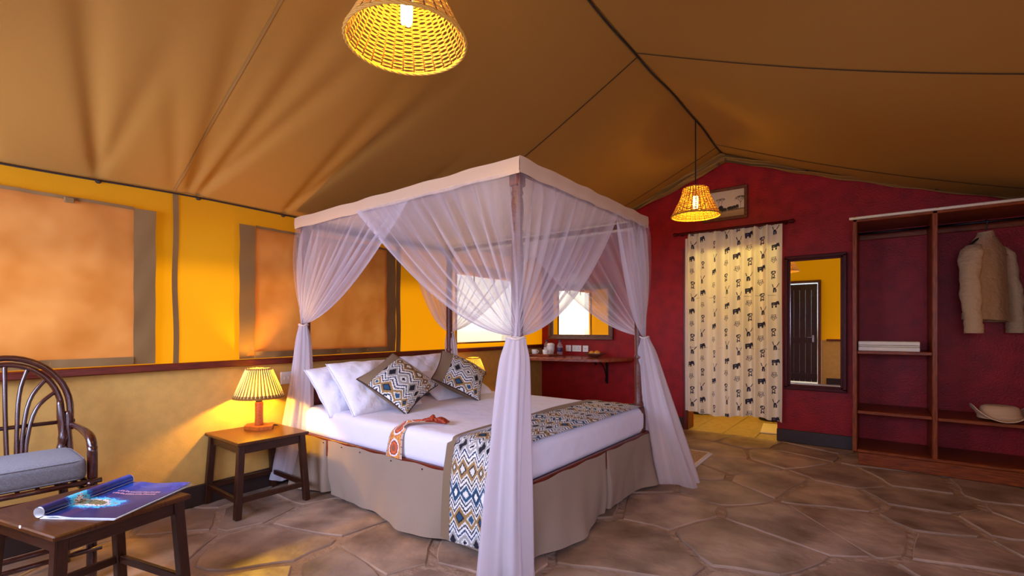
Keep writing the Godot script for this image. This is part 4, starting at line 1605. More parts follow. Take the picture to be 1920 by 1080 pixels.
# low oblong table with splayed legs and stretchers; long side along x
func make_table(label: String, at: Vector3, turn: float, h := 0.5) -> Node3D:
	var t := thing("stool_table", label, "side table", at, turn, "dark wooden low tables")
	var top := Mb.new()
	top.box(Vector3(0, h - 0.011, 0), Vector3(0.55, 0.022, 0.487), 0.005)
	part("table_top", top, M.wood_top, t)
	for q in [[0.0, 0.205, 0.44, 0.02], [0.0, -0.205, 0.44, 0.02], [0.232, 0.0, 0.02, 0.39], [-0.232, 0.0, 0.02, 0.39]]:
		var ap := Mb.new()
		ap.box(Vector3(q[0], h - 0.052, q[1]), Vector3(q[2], 0.058, q[3]), 0.003)
		part("apron", ap, M.wood_dark, t)
	for sx in [-1, 1]:
		for sz in [-1, 1]:
			var lg := Mb.new()
			lg.bar(Vector3(sx * 0.248, 0.0, sz * 0.236), Vector3(sx * 0.230, h - 0.022, sz * 0.206), 0.042, 0.042, 0.004, Vector3.RIGHT)
			part("leg", lg, M.wood_dark, t)
	for s in [-1, 1]:
		var st := Mb.new()
		st.box(Vector3(0, 0.118, s * 0.229), Vector3(0.45, 0.036, 0.022), 0.003)
		part("stretcher", st, M.wood_dark, t)
		var st2 := Mb.new()
		st2.box(Vector3(s * 0.243, 0.118, 0), Vector3(0.022, 0.036, 0.42), 0.003)
		part("stretcher", st2, M.wood_dark, t)
	return t


func build_side_tables() -> void:
	var t := make_table("dark wooden bedside table with splayed legs under the lit lamp left of the bed", Vector3(-3.555, 0.003, -1.578), 0.0)
	copy(t, "dark wooden bedside table on the far side of the bed", Vector3(-3.66, 0.003, -4.14), 0.0)
	var c := copy(t, "dark wooden low table with the rolled magazine in front of the armchair", Vector3(-2.663, 0.003, -0.500), 0.2555)
	var chip := Mb.new()
	chip.box(Vector3(0.04, 0.498, 0.2425), Vector3(0.012, 0.012, 0.004), 0.002)
	tag(part("paint_fleck", chip, M.paper, c), "white fleck on the table edge")


func make_lamp(label: String, at: Vector3, turn: float, energy: float, sc := 1.0) -> void:
	var l := thing("table_lamp", label, "lamp", at, turn, "bedside lamps")
	l.scale = Vector3.ONE * sc
	var base := Mb.new()
	var hex := PackedVector2Array()
	for p in [[-0.122, 0.0], [-0.068, 0.072], [0.068, 0.072], [0.122, 0.0], [0.068, -0.072], [-0.068, -0.072]]: hex.append(Vector2(p[0], p[1]))
	base.prism(hex, 0.004, 0.030, 0.004)
	base.prism(hex, 0.0, 0.006)
	part("base", base, M.wood_lamp, l)
	var stem := Mb.new()
	stem.smooth()
	stem.lathe([Vector2(0, 0.03), Vector2(0.030, 0.03), Vector2(0.0305, 0.034), Vector2(0.0275, 0.10), Vector2(0.028, 0.19), Vector2(0.026, 0.200), Vector2(0, 0.202)], 20)
	part("stem", stem, M.wood_lamp, l)
	var holder := Mb.new()
	holder.smooth()
	holder.lathe([Vector2(0, 0.2), Vector2(0.02, 0.2), Vector2(0.021, 0.202), Vector2(0.021, 0.232), Vector2(0.027, 0.236), Vector2(0.027, 0.262), Vector2(0, 0.264)], 16)
	holder.flat()
	holder.box(Vector3(0.02, 0.218, 0.012), Vector3(0.018, 0.014, 0.014), 0.003)
	part("bulb_holder", holder, M.socket, l)
	var bulb := Mb.new()
	bulb.smooth()
	bulb.lathe([Vector2(0, 0.262), Vector2(0.014, 0.264), Vector2(0.018, 0.29), Vector2(0.028, 0.325), Vector2(0.024, 0.352), Vector2(0, 0.365)], 16)
	part("bulb", bulb, M.bulb, l)
	# pleated shade
	var pr := func(a: float, y: float, amp: float) -> Vector3:
		var t := (y - 0.245) / 0.205
		var r := lerpf(0.165, 0.083, t)
		r += amp * sin(a * 40.0)
		return Vector3(cos(a) * r, y, -sin(a) * r)
	var sh := Mb.new()
	sh.smooth()
	sh.surf(320, 8, func(u: float, v: float) -> Vector3: return pr.call(u * TAU, lerpf(0.245, 0.45, v), 0.0062), Vector2.ONE, true)
	var shade := part("shade", sh, M.shade, l)
	var rb := Mb.new()
	rb.smooth()
	for k in 40:
		var a := TAU * (k + 0.75) / 40.0
		rb.tube([pr.call(a, 0.238, 0.0) * Vector3(1.02, 1, 1.02), pr.call(a, 0.452, 0.0) * Vector3(0.985, 1, 0.985)], 0.0036, 5)
	part("rib", rb, M.shade_rib, shade)
	for y in [0.247, 0.44]:
		var hp := Mb.new()
		hp.smooth()
		hp.surf(120, 3, func(u: float, v: float) -> Vector3:
			var a := u * TAU
			var yy := lerpf(y - (0.016 if y < 0.3 else 0.0), y + 0.012, v)
			var p: Vector3 = pr.call(a, yy, 0.0)
			var q := Vector3(p.x, 0, p.z).normalized() * (0.004 + 0.0018 * sin(a * 40.0))
			return p + q, Vector2.ONE, true)
		part("band", hp, M.shade_rib, shade)
	var cord := Mb.new()
	cord.smooth()
	cord.tube(spline([Vector3(0.03, 0.02, -0.06), Vector3(0.07, 0.012, -0.09), Vector3(0.05, 0.006, -0.13), Vector3(0.0, 0.005, -0.14)], 6), 0.003, 6)
	part("cord", cord, M.black, l)
	var o := OmniLight3D.new()
	o.name = "bulb_light"
	o.light_color = Color(1.0, 0.76, 0.15)
	o.light_energy = energy
	o.light_size = 0.022
	o.omni_range = 14.0
	o.omni_attenuation = 2.0
	o.shadow_enabled = true
	l.add_child(o)
	o.position = Vector3(0, 0.325, 0)


func build_lamps() -> void:
	make_lamp("lit table lamp with a pleated cream shade on the bedside table left of the bed", Vector3(-3.665, 0.503, -1.64), 0.35, 0.85)
	make_lamp("smaller lit table lamp with a pleated shade behind the right cushion below the bright window", Vector3(-3.775, 0.503, -4.12), 0.3, 0.45, 0.9)
	# white wall switch above the near bedside table
	var sw := thing("wall_switch", "square white double switch plate on the ochre wall beside the lamp", "switch")
	sw.transform = wall_xf * Transform3D(Basis.IDENTITY, Vector3(4.068, 0.845, 0))
	var pl := Mb.new()
	pl.box(Vector3(0, 0, -0.007), Vector3(0.094, 0.1, 0.014), 0.003)
	var plate := part("plate", pl, M.white_plastic, sw)
	for s in [-1, 1]:
		var rk := Mb.new()
		rk.box(Vector3(s * 0.017, 0.0, -0.016), Vector3(0.014, 0.022, 0.008), 0.003)
		part("rocker", rk, M.white_plastic, plate)


func build_pendants() -> void:
	make_pendant("large woven basket pendant lamp hanging over the near side of the bed", Vector3(RIDGE_X, 2.385, -1.226), 0.45)
	make_pendant("woven basket pendant lamp on a black cord before the red gable wall", Vector3(RIDGE_X, 2.395, -4.945), 0.45)


func make_pendant(label: String, at: Vector3, energy: float) -> void:
	var p := thing("pendant_lamp", label, "pendant lamp", at, 0.0, "woven basket pendant lamps")
	var prof := [Vector2(0.2325, 0.0), Vector2(0.208, 0.045), Vector2(0.183, 0.095), Vector2(0.158, 0.145), Vector2(0.138, 0.195), Vector2(0.126, 0.235), Vector2(0.118, 0.275)]
	var rad := func(t: float) -> Vector2:
		var f := clampf(t, 0, 1) * (prof.size() - 1)
		var i := mini(int(f), prof.size() - 2)
		return prof[i].lerp(prof[i + 1], f - i)
	var stakes := 30
	var weft := Mb.new()
	weft.smooth()
	var rings := 44
	for k in rings:
		var t := (k + 0.5) / rings
		var q: Vector2 = rad.call(t)
		var pts := []
		var seg := stakes * 4
		for i in seg:
			var a := TAU * i / seg
			var r: float = q.x + 0.0042 * sin(a * stakes * 0.5 + (PI if k % 2 else 0.0)) + 0.0012 * hash2(i, k)
			pts.append(Vector3(cos(a) * r, q.y + 0.0012 * sin(a * 5.0 + k * 1.7), sin(a) * r))
		weft.tube(pts, 0.0025, 5, false, true)
	var shade := part("woven_shade", weft, M.straw, p)
	var spts := []
	for i in 7:
		var q: Vector2 = rad.call(i / 6.0)
		spts.append(Vector3(q.x, q.y, 0))
	var st := Mb.new()
	st.smooth()
	st.tube(spts, 0.0036, 6)
	var stake_mesh := st.done()
	for k in stakes:
		var o2 := MeshInstance3D.new()
		o2.name = "stake"
		o2.mesh = stake_mesh
		o2.material_override = M.straw_dark
		o2.rotation.y = TAU * k / stakes
		shade.add_child(o2, true)
	var rim := Mb.new()
	rim.smooth()
	for s in 3:
		var pts := []
		for i in 90:
			var a := TAU * i / 90
			var w := a * 15.0 + s * TAU / 3
			pts.append(Vector3(cos(a) * (0.2335 + 0.004 * cos(w)), -0.003 + 0.004 * sin(w), sin(a) * (0.2335 + 0.004 * cos(w))))
		rim.tube(pts, 0.0042, 6, false, true)
	part("rim", rim, M.straw, shade)
	var cap := Mb.new()
	cap.smooth()
	for k in 12:
		var r := 0.114 - k * 0.0082
		var pts := []
		for i in 40:
			var a := TAU * i / 40
			pts.append(Vector3(cos(a) * r, 0.278 + 0.004 * k / 12.0 + 0.002 * sin(a * 15.0 + k * PI), sin(a) * r))
		cap.tube(pts, 0.0042, 5, false, true)
	part("top_weave", cap, M.straw, shade)
	var ctop := ridge_y(at.z) - at.y - 0.02
	var cord := Mb.new()
	cord.smooth()
	cord.tube([Vector3(0, 0.20, 0), Vector3(0, 0.3, 0), Vector3(0.001, ctop * 0.7, 0), Vector3(0, ctop, 0)], 0.006, 8)
	part("cord", cord, M.black, p)
	var hold := Mb.new()
	hold.smooth()
	hold.lathe([Vector2(0, 0.20), Vector2(0.022, 0.20), Vector2(0.024, 0.203), Vector2(0.024, 0.26), Vector2(0.012, 0.275), Vector2(0, 0.28)], 14)
	part("bulb_holder", hold, M.socket, p)
	# compact fluorescent: three bent tubes
	var b := Mb.new()
	b.smooth()
	for k in 3:
		var a := TAU * k / 3 + 0.3
		var c := Vector3(cos(a), 0, sin(a)) * 0.014
		var d := Vector3(-sin(a), 0, cos(a)) * 0.011
		b.tube(spline([c + d + Vector3(0, 0.20, 0), c + d + Vector3(0, 0.14, 0), c + d * 0.8 + Vector3(0, 0.085, 0), c + Vector3(0, 0.074, 0), c - d * 0.8 + Vector3(0, 0.085, 0), c - d + Vector3(0, 0.14, 0), c - d + Vector3(0, 0.20, 0)], 4), 0.0075, 8)
	part("bulb", b, M.bulb, p)
	var o := OmniLight3D.new()
	o.name = "bulb_light"
	o.light_color = Color(1.0, 0.82, 0.24)
	o.light_energy = energy
	o.light_size = 0.03
	o.omni_range = 14.0
	o.omni_attenuation = 2.0
	o.shadow_enabled = true
	p.add_child(o)
	o.position = Vector3(0, 0.125, 0)


func build_armchair() -> void:
	var zc := -0.325
	var ch := thing("armchair", "glossy dark bentwood armchair with a fan of spindles in its arched back", "armchair")
	var xb := func(y: float) -> float: return -3.46 - 0.14 * (y - 0.5)
	# outer and inner arch
	for k in 2:
		var hw := 0.243 - 0.036 * k
		var top := 1.098 - 0.035 * k
		var pts := []
		if k == 0:
			pts.append(Vector3(xb.call(0.70), 0.70, zc - hw + 0.004))
		for i in 25:
			var a := PI * i / 24.0
			var y := 0.80 + (top - 0.80) * sin(a)
			var z := zc - hw * cos(a) * (1.0 + 0.03 * sin(a))
			pts.append(Vector3(xb.call(y), y, z))
		if k == 0:
			pts.append(Vector3(xb.call(0.70), 0.70, zc + hw - 0.004))
		var m := Mb.new()
		m.smooth()
		m.tube(pts, 0.0155 if k == 0 else 0.014, 10)
		part("back_arch", m, M.wood_chair, ch)
	for s in [-1, 1]:
		# knotted back posts running down to the floor
		var pst := Mb.new()
		pst.smooth()
		pst.tube(spline([Vector3(xb.call(0.86), 0.86, zc + s * 0.203), Vector3(xb.call(0.74), 0.74, zc + s * 0.206), Vector3(xb.call(0.66), 0.66, zc + s * 0.212), Vector3(xb.call(0.60), 0.60, zc + s * 0.200), Vector3(xb.call(0.5), 0.5, zc + s * 0.205), Vector3(-3.45, 0.25, zc + s * 0.21), Vector3(-3.44, 0.0, zc + s * 0.215)], 4), [0.015, 0.016, 0.018, 0.019, 0.018, 0.018, 0.019, 0.021, 0.024, 0.022, 0.019, 0.019, 0.021, 0.022, 0.021, 0.021, 0.02, 0.02, 0.02, 0.02, 0.02, 0.02, 0.02, 0.02, 0.02], 10)
		pst.tube(spline([Vector3(xb.call(0.80), 0.80, zc + s * 0.235), Vector3(xb.call(0.7), 0.70, zc + s * 0.232), Vector3(xb.call(0.6), 0.60, zc + s * 0.236), Vector3(xb.call(0.5), 0.5, zc + s * 0.23)], 4), 0.015, 9)
		part("back_post", pst, M.wood_chair, ch)
		# arm with its bent front post
		var arm := Mb.new()
		arm.smooth()
		arm.tube(spline([Vector3(-3.49, 0.728, zc + s * 0.245), Vector3(-3.36, 0.726, zc + s * 0.252), Vector3(-3.24, 0.718, zc + s * 0.258), Vector3(-3.15, 0.695, zc + s * 0.262), Vector3(-3.118, 0.65, zc + s * 0.262)], 5), [0.013, 0.013, 0.0135, 0.014, 0.0145, 0.015, 0.015, 0.016, 0.017, 0.018, 0.019, 0.019, 0.02, 0.021, 0.021, 0.021, 0.021, 0.021, 0.021, 0.02, 0.02], 10)
		part("arm", arm, M.wood_chair, ch)
		var fp := Mb.new()
		fp.smooth()
		fp.tube(spline([Vector3(-3.115, 0.66, zc + s * 0.262), Vector3(-3.112, 0.52, zc + s * 0.262), Vector3(-3.11, 0.42, zc + s * 0.26), Vector3(-3.105, 0.2, zc + s * 0.258), Vector3(-3.10, 0.0, zc + s * 0.256)], 4), 0.021, 10)
		fp.rbox(Vector3(-3.085, 0.456, zc + s * 0.245), Vector3(0.05, 0.045, 0.04), 0.016, 4)
		part("leg", fp, M.wood_chair, ch)
		# side rails and diagonal brace
		for y in [0.487, 0.44, 0.2]:
			var sr := Mb.new()
			sr.smooth()
			sr.tube([Vector3(-3.49, y, zc + s * 0.232), Vector3(-3.06, y, zc + s * 0.246)], 0.012, 8)
			part("side_rail", sr, M.wood_chair, ch)
		var bc := Mb.new()
		bc.smooth()
		bc.tube(spline([Vector3(-3.12, 0.4, zc + s * 0.245), Vector3(-3.28, 0.28, zc + s * 0.24), Vector3(-3.4, 0.1, zc + s * 0.235)], 4), 0.013, 8)
		part("brace", bc, M.wood_chair, ch)
	# fan of spindles
	for s in [-1, 1]:
		for q in [[0.085, 0.92, 1.045, 0.030], [0.155, 0.86, 0.985, 0.048], [0.192, 0.80, 0.915, 0.065]]:
			var m := Mb.new()
			m.smooth()
			var z0: float = zc + s * q[3]
			var z2: float = zc + s * q[0]
			m.tube(spline([Vector3(xb.call(0.5) + 0.02, 0.5, z0), Vector3(xb.call(0.65) + 0.015, 0.65, z0 + s * 0.004), Vector3(xb.call(q[1]) + 0.006, lerpf(0.68, q[2], 0.62), lerpf(z0, z2, 0.34)), Vector3(xb.call(q[2]), q[2], z2)], 5), 0.0095, 8)
			part("spindle", m, M.wood_chair, ch)
	var cs := Mb.new()
	cs.smooth()
	cs.tube(spline([Vector3(xb.call(0.5) + 0.02, 0.5, zc), Vector3(xb.call(0.8) + 0.004, 0.8, zc + 0.002), Vector3(xb.call(1.07), 1.075, zc)], 5), 0.0098, 8)
	part("spindle", cs, M.wood_chair, ch)
	var br := Mb.new()
	br.smooth()
	br.tube([Vector3(xb.call(0.745) - 0.012, 0.745, zc - 0.262), Vector3(xb.call(0.742) - 0.012, 0.742, zc + 0.262)], 0.0105, 8)
	part("back_rail", br, M.wood_chair, ch)
	# seat frame: front and back rails with ends that run past the legs
	for q in [[-3.085, 0.493], [-3.08, 0.445], [-3.085, 0.205], [-3.085, 0.155], [-3.47, 0.487], [-3.47, 0.2]]:
		var m := Mb.new()
		m.smooth()
		m.tube([Vector3(q[0], q[1], zc - 0.292), Vector3(q[0], q[1], zc + 0.292)], 0.0125, 8)
		part("cross_rail", m, M.wood_chair, ch)
	for i in 7:
		var z := zc - 0.2 + i * 0.066
		var slat := Mb.new()
		slat.smooth()
		slat.tube([Vector3(-3.47, 0.496, z), Vector3(-3.09, 0.496, z)], 0.008, 6)
		part("seat_slat", slat, M.wood_chair, ch)
	var cu := Mb.new()
	cu.smooth()
	cu.rbox(Vector3(-3.28, 0.560, zc), Vector3(0.40, 0.105, 0.475), 0.028, 12, Vector3(0.004, 0.012, 0.006))
	var cush := thing("seat_cushion", "thick grey woven seat cushion on the dark bentwood armchair", "cushion")
	var cvr := part("cover", cu, M.grey_cloth, cush)
	for y in [0.603, 0.517]:
		var pp := Mb.new()
		pp.smooth()
		var pts := []
		for i in 48:
			var a := TAU * i / 48
			var e := 0.18
			var cx := signf(cos(a)) * pow(absf(cos(a)), e) * 0.196
			var cz := signf(sin(a)) * pow(absf(sin(a)), e) * 0.233
			pts.append(Vector3(-3.28 + cx, y, zc + cz))
		pp.tube(pts, 0.004, 6, false, true)
		part("piping", pp, M.grey_cloth, cvr)


func build_magazine() -> void:
	# x runs from the roll to the fore edge, z along the spine; lies on the low table
	var a := Vector3(-2.605, 0, -0.333)
	var b := Vector3(-2.838, 0, -0.669)
	var zdir := (b - a).normalized()
	var xdir := Vector3(-zdir.z, 0, zdir.x)
	var mg := thing("magazine", "glossy blue magazine with an island on its cover, half rolled up on the low table", "magazine")
	mg.transform = Transform3D(Basis(xdir, Vector3.UP, -zdir), Vector3(-2.605, 0.5035, -0.333))
	var L := a.distance_to(b)
	var r := 0.0215
	var arc := PI * 1.72
	var flat := 0.292
	# profile of the cover from the inner end of the roll over its top and out to the fore edge
	var prof := func(t: float) -> Vector3:
		var total := r * arc + flat
		var d := t * total
		if d < r * arc:
			var ang := PI * 1.5 - d / r
			return Vector3(cos(ang) * r, r + sin(ang) * r + 0.004, 0)
		var x := d - r * arc
		return Vector3(r * 0.77 + x, 0.006 + 0.36 * r * exp(-x / 0.012) + 0.007 * bump((x - 0.05) / 0.04) + 0.003 * smoothstep(0.0, 0.25, x), 0)
	var cv := Mb.new()
	cv.smooth()
	cv.surf(70, 24, func(u: float, v: float) -> Vector3:
		var p: Vector3 = prof.call(u)
		return p + Vector3(0, 0.0015 + 0.006 * smoothstep(0.7, 1.0, v) * smoothstep(0.6, 0.9, u), -L * v), Vector2(1, -1))
	part("cover", cv, M.cover, mg)
	for q in [-0.0015, -0.0040]:
		var pg := Mb.new()
		pg.smooth()
		pg.surf(70, 12, func(u: float, v: float) -> Vector3:
			var p: Vector3 = prof.call(lerpf(0.0, 1.012, u))
			var c := Vector3(0, r + 0.004, 0)
			var d := r * arc + flat
			if u * d < r * arc: p = c + (p - c) * (1.0 + q * 20.0)
			else: p.y = maxf(0.0008, p.y + q)
			return p + Vector3(0, 0.0, -lerpf(-0.004, L + 0.004, v)))
		part("page", pg, M.paper, mg)
	var bk := Mb.new()
	bk.box(Vector3(0.155, 0.0014, -L / 2), Vector3(0.305, 0.0028, L + 0.004), 0.001)
	part("page_block", bk, M.paper, mg)


# ---------------------------------------------------------------- far end of the tent

func build_desk_corner() -> void:
	var desk := thing("wall_desk", "narrow wooden wall desk with a rounded end under the wide mirror", "desk")
	var pv := PackedVector2Array()
	for p in [[-4.06, -5.985], [-4.01, -5.10], [-3.64, -5.16], [-3.2, -5.27], [-2.86, -5.38]]: pv.append(Vector2(p[0], p[1]))
	for i in range(1, 9):
		var t := i / 8.0
		pv.append(Vector2(lerpf(-2.86, -2.60, sin(t * PI / 2)), lerpf(-5.38, -5.985, 1.0 - cos(t * PI / 2) * 1.0 if t < 1.0 else 1.0)))
	var tp := Mb.new()
	tp.prism(pv, 0.825, 0.862, 0.006)
	part("desk_top", tp, M.wood_desk, desk)
	for x in [-2.985]:
		var br := Mb.new()
		br.box(Vector3(x, 0.66, -5.985), Vector3(0.035, 0.34, 0.012), 0.003)
		br.box(Vector3(x, 0.818, -5.80), Vector3(0.035, 0.012, 0.36), 0.003)
		br.smooth()
		br.tube(bez(Vector3(x, 0.53, -5.975), Vector3(x, 0.80, -5.94), Vector3(x, 0.812, -5.66), 12), 0.008, 6)
		var curl := []
		for i in 18:
			var a := i / 17.0 * PI * 2.2
			var r := 0.030 * (1.0 - i / 26.0)
			curl.append(Vector3(x, 0.782 + r * sin(a), -5.655 + r * cos(a)))
		br.tube(curl, 0.006, 6)
		var curl2 := []
		for i in 16:
			var a := i / 15.0 * PI * 1.9
			curl2.append(Vector3(x, 0.545 + 0.022 * sin(a), -5.950 + 0.022 * cos(a)))
		br.tube(curl2, 0.005, 6)
		part("bracket", br, M.iron, desk)
	var y0 := 0.863
	# tea tray with cups, bottles and jar
	var tray := Mb.new()
	tray.box(Vector3(0, 0.006, 0), Vector3(0.44, 0.012, 0.30), 0.004)
	for s in [-1, 1]:
		tray.box(Vector3(0, 0.018, s * 0.146), Vector3(0.44, 0.026, 0.010), 0.003)
		tray.box(Vector3(s * 0.216, 0.018, 0), Vector3(0.010, 0.026, 0.29), 0.003)
	single("tea_tray", tray, M.wood_desk, "wooden tea tray on the wall desk in the corner", "tray", Vector3(-3.83, y0, -5.60), 0.05)
	var ty := y0 + 0.0125
	var cups := [[-3.88, -5.52, "white tea cup nearest the bed net on the wooden tray"], [-3.70, -5.53, "white tea cup in front of the left bottle on the wooden tray"]]
	for q in cups:
		var c := thing("tea_cup", q[2], "cup", Vector3(q[0], ty, q[1]), 0.6, "white tea cups on the tray")
		var sa := Mb.new()
		sa.smooth()
		sa.lathe([Vector2(0, 0), Vector2(0.04, 0.0), Vector2(0.072, 0.012), Vector2(0.074, 0.014), Vector2(0.04, 0.006), Vector2(0, 0.006)], 24)
		part("saucer", sa, M.porcelain, c)
		var cu := Mb.new()
		cu.smooth()
		cu.lathe([Vector2(0, 0.007), Vector2(0.026, 0.007), Vector2(0.038, 0.03), Vector2(0.042, 0.078), Vector2(0.040, 0.079), Vector2(0.035, 0.03), Vector2(0, 0.012)], 24)
		part("cup", cu, M.porcelain, c)
		var ha := Mb.new()
		ha.smooth()
		ha.tube(bez(Vector3(0.04, 0.065, 0), Vector3(0.082, 0.06, 0), Vector3(0.038, 0.025, 0), 8), 0.005, 6)
		part("handle", ha, M.porcelain, c)
	for q in [[-3.86, -5.80, "clear water bottle with a dark cap left of the glass jar"], [-3.62, -5.78, "clear water bottle with a purple label right of the glass jar"]]:
		var bt := thing("water_bottle", q[2], "bottle", Vector3(q[0], ty if q[0] < -3.7 else ty, q[1]), 0.0, "water bottles on the desk")
		var gl := Mb.new()
		gl.smooth()
		gl.lathe([Vector2(0, 0), Vector2(0.038, 0.0), Vector2(0.041, 0.006), Vector2(0.041, 0.12), Vector2(0.038, 0.14), Vector2(0.018, 0.165), Vector2(0.016, 0.19), Vector2(0, 0.19)], 20)
		var body := part("bottle_body", gl, M.clear_glass, bt)
		var cp := Mb.new()
		cp.smooth()
		cp.lathe([Vector2(0, 0.184), Vector2(0.019, 0.184), Vector2(0.02, 0.187), Vector2(0.02, 0.206), Vector2(0.017, 0.21), Vector2(0, 0.21)], 16)
		part("cap", cp, M.purple_cap, body)
		var lb := Mb.new()
		lb.smooth()
		lb.lathe([Vector2(0.0415, 0.045), Vector2(0.0422, 0.046), Vector2(0.0422, 0.10), Vector2(0.0415, 0.101)], 20)
		part("label", lb, M.milky if q[0] < -3.7 else M.purple_cap, body)
	var jar := thing("glass_jar", "white lidded glass jar between the two water bottles", "jar", Vector3(-3.735, ty, -5.72))
	var jb := Mb.new()
	jb.smooth()
	jb.lathe([Vector2(0, 0.0), Vector2(0.036, 0.0), Vector2(0.040, 0.01), Vector2(0.054, 0.07), Vector2(0.056, 0.12), Vector2(0.05, 0.135), Vector2(0, 0.135)], 24)
	part("jar_body", jb, M.milky, jar)
	var jl := Mb.new()
	jl.smooth()
	jl.lathe([Vector2(0.057, 0.134), Vector2(0.059, 0.138), Vector2(0.055, 0.152), Vector2(0.038, 0.166), Vector2(0, 0.17)], 24)
	part("lid", jl, M.porcelain, jar)
	var bowl := thing("wooden_bowl", "boat shaped dark wooden bowl on the desk below the sockets", "bowl", Vector3(-3.02, y0, -5.70), 0.15)
	var bb := Mb.new()
	bb.smooth()
	bb.lathe([Vector2(0, 0), Vector2(0.045, 0.0), Vector2(0.05, 0.004), Vector2(0.11, 0.03), Vector2(0.155, 0.055), Vector2(0.15, 0.057), Vector2(0.1, 0.037), Vector2(0, 0.015)], 32, Vector3.ZERO, 1.0, 0.55)
	part("bowl", bb, M.bowl, bowl)
	for q in [[-0.035, 0.02, 0.033, "orange fruit at the left in the boat shaped bowl"], [0.03, -0.008, 0.036, "largest orange fruit at the right in the boat shaped bowl"], [-0.01, -0.03, 0.028, "smallest orange fruit at the back of the boat shaped bowl"]]:
		var f := Mb.new()
		f.smooth()
		var r: float = q[2]
		var pr := []
		for i in 9: pr.append(Vector2(sin(PI * i / 8.0) * r * 1.15, -cos(PI * i / 8.0) * r))
		f.lathe(pr, 14)
		single("fruit", f, M.fruit, q[3], "fruit", Vector3(-3.02 + q[0], y0 + 0.022 + r, -5.70 + q[1]), 0.0, "fruit in the wooden bowl")
	# sockets above the desk
	var wz := FAR_Z + 0.001
	for q in [[-3.604, 0.088, "single white wall socket left in the row above the desk", 1], [-3.465, 0.150, "double white wall socket in the middle of the row above the desk", 2], [-3.322, 0.088, "white telephone socket at the right of the row above the desk", 0]]:
		var so := thing("wall_socket", q[2], "socket", Vector3(q[0], 0.962, wz), 0.0, "wall sockets over the desk")
		var pl := Mb.new()
		pl.box(Vector3(0, 0, 0.006), Vector3(q[1], 0.090, 0.012), 0.003)
		var plate := part("plate", pl, M.white_plastic, so)
		var sl := Mb.new()
		for k in q[3]:
			var cx: float = 0.0 if q[3] == 1 else (k - 0.5) * 0.07
			sl.box(Vector3(cx, 0.014, 0.0125), Vector3(0.006, 0.011, 0.002), 0.0)
			sl.box(Vector3(cx - 0.012, -0.010, 0.0125), Vector3(0.011, 0.006, 0.002), 0.0)
			sl.box(Vector3(cx + 0.012, -0.010, 0.0125), Vector3(0.011, 0.006, 0.002), 0.0)
		if q[3] == 0: sl.box(Vector3(0, 0, 0.0125), Vector3(0.03, 0.005, 0.002), 0.0)
		part("slot", sl, M.slot, plate)
	# round lamp over the mirror
	var wl := thing("wall_lamp", "small round white wall lamp over the wide mirror", "wall lamp", Vector3(-3.50, 1.955, wz))
	var d := Mb.new()
	d.smooth()
	d.xf = Transform3D(Basis(Vector3.RIGHT, PI / 2), Vector3.ZERO)
	d.lathe([Vector2(0.10, 0.0), Vector2(0.104, 0.01), Vector2(0.104, 0.03), Vector2(0.096, 0.036)], 28)
	part("ring", d, M.white_plastic, wl)
	var gl2 := Mb.new()
	gl2.smooth()
	gl2.xf = d.xf
	gl2.lathe([Vector2(0.096, 0.034), Vector2(0.085, 0.05), Vector2(0.055, 0.064), Vector2(0, 0.07)], 28)
	part("glass", gl2, M.milky, wl)
	var gr := Mb.new()
	for k in 3: gr.box(Vector3((k - 1) * 0.028, 0.0, 0.066), Vector3(0.006, 0.11 - 0.03 * absf(k - 1), 0.008), 0.002)
	part("guard_bar", gr, M.frame_grey, wl)
	# framed photograph on the gable
	var pf := thing("framed_picture", "framed picture of wildebeest on a pale plain high on the red gable", "picture", Vector3(-1.455, 2.722, wz))
	pf.rotation.x = -0.02
	var w := 0.50
	var h := 0.385
	for q in [[0, 1], [0, -1], [1, 0], [-1, 0]]:
		var b := Mb.new()
		if q[0] == 0: b.box(Vector3(0, q[1] * (h / 2 - 0.018), 0.016), Vector3(w, 0.036, 0.03), 0.006)
		else: b.box(Vector3(q[0] * (w / 2 - 0.018), 0, 0.016), Vector3(0.036, h - 0.07, 0.03), 0.006)
		part("frame_side", b, M.frame_rustic, pf)
	var im := Mb.new()
	var iw := w / 2 - 0.034
	var ih := h / 2 - 0.034
	im.quad(Vector3(-iw, -ih, 0.014), Vector3(iw, -ih, 0.014), Vector3(iw, ih, 0.014), Vector3(-iw, ih, 0.014), Vector2(0, 1), Vector2(1, 1), Vector2(1, 0), Vector2(0, 0))
	im.box(Vector3(0, 0, 0.006), Vector3(w - 0.06, h - 0.06, 0.008), 0.0)
	part("photograph", im, M.photo, pf)


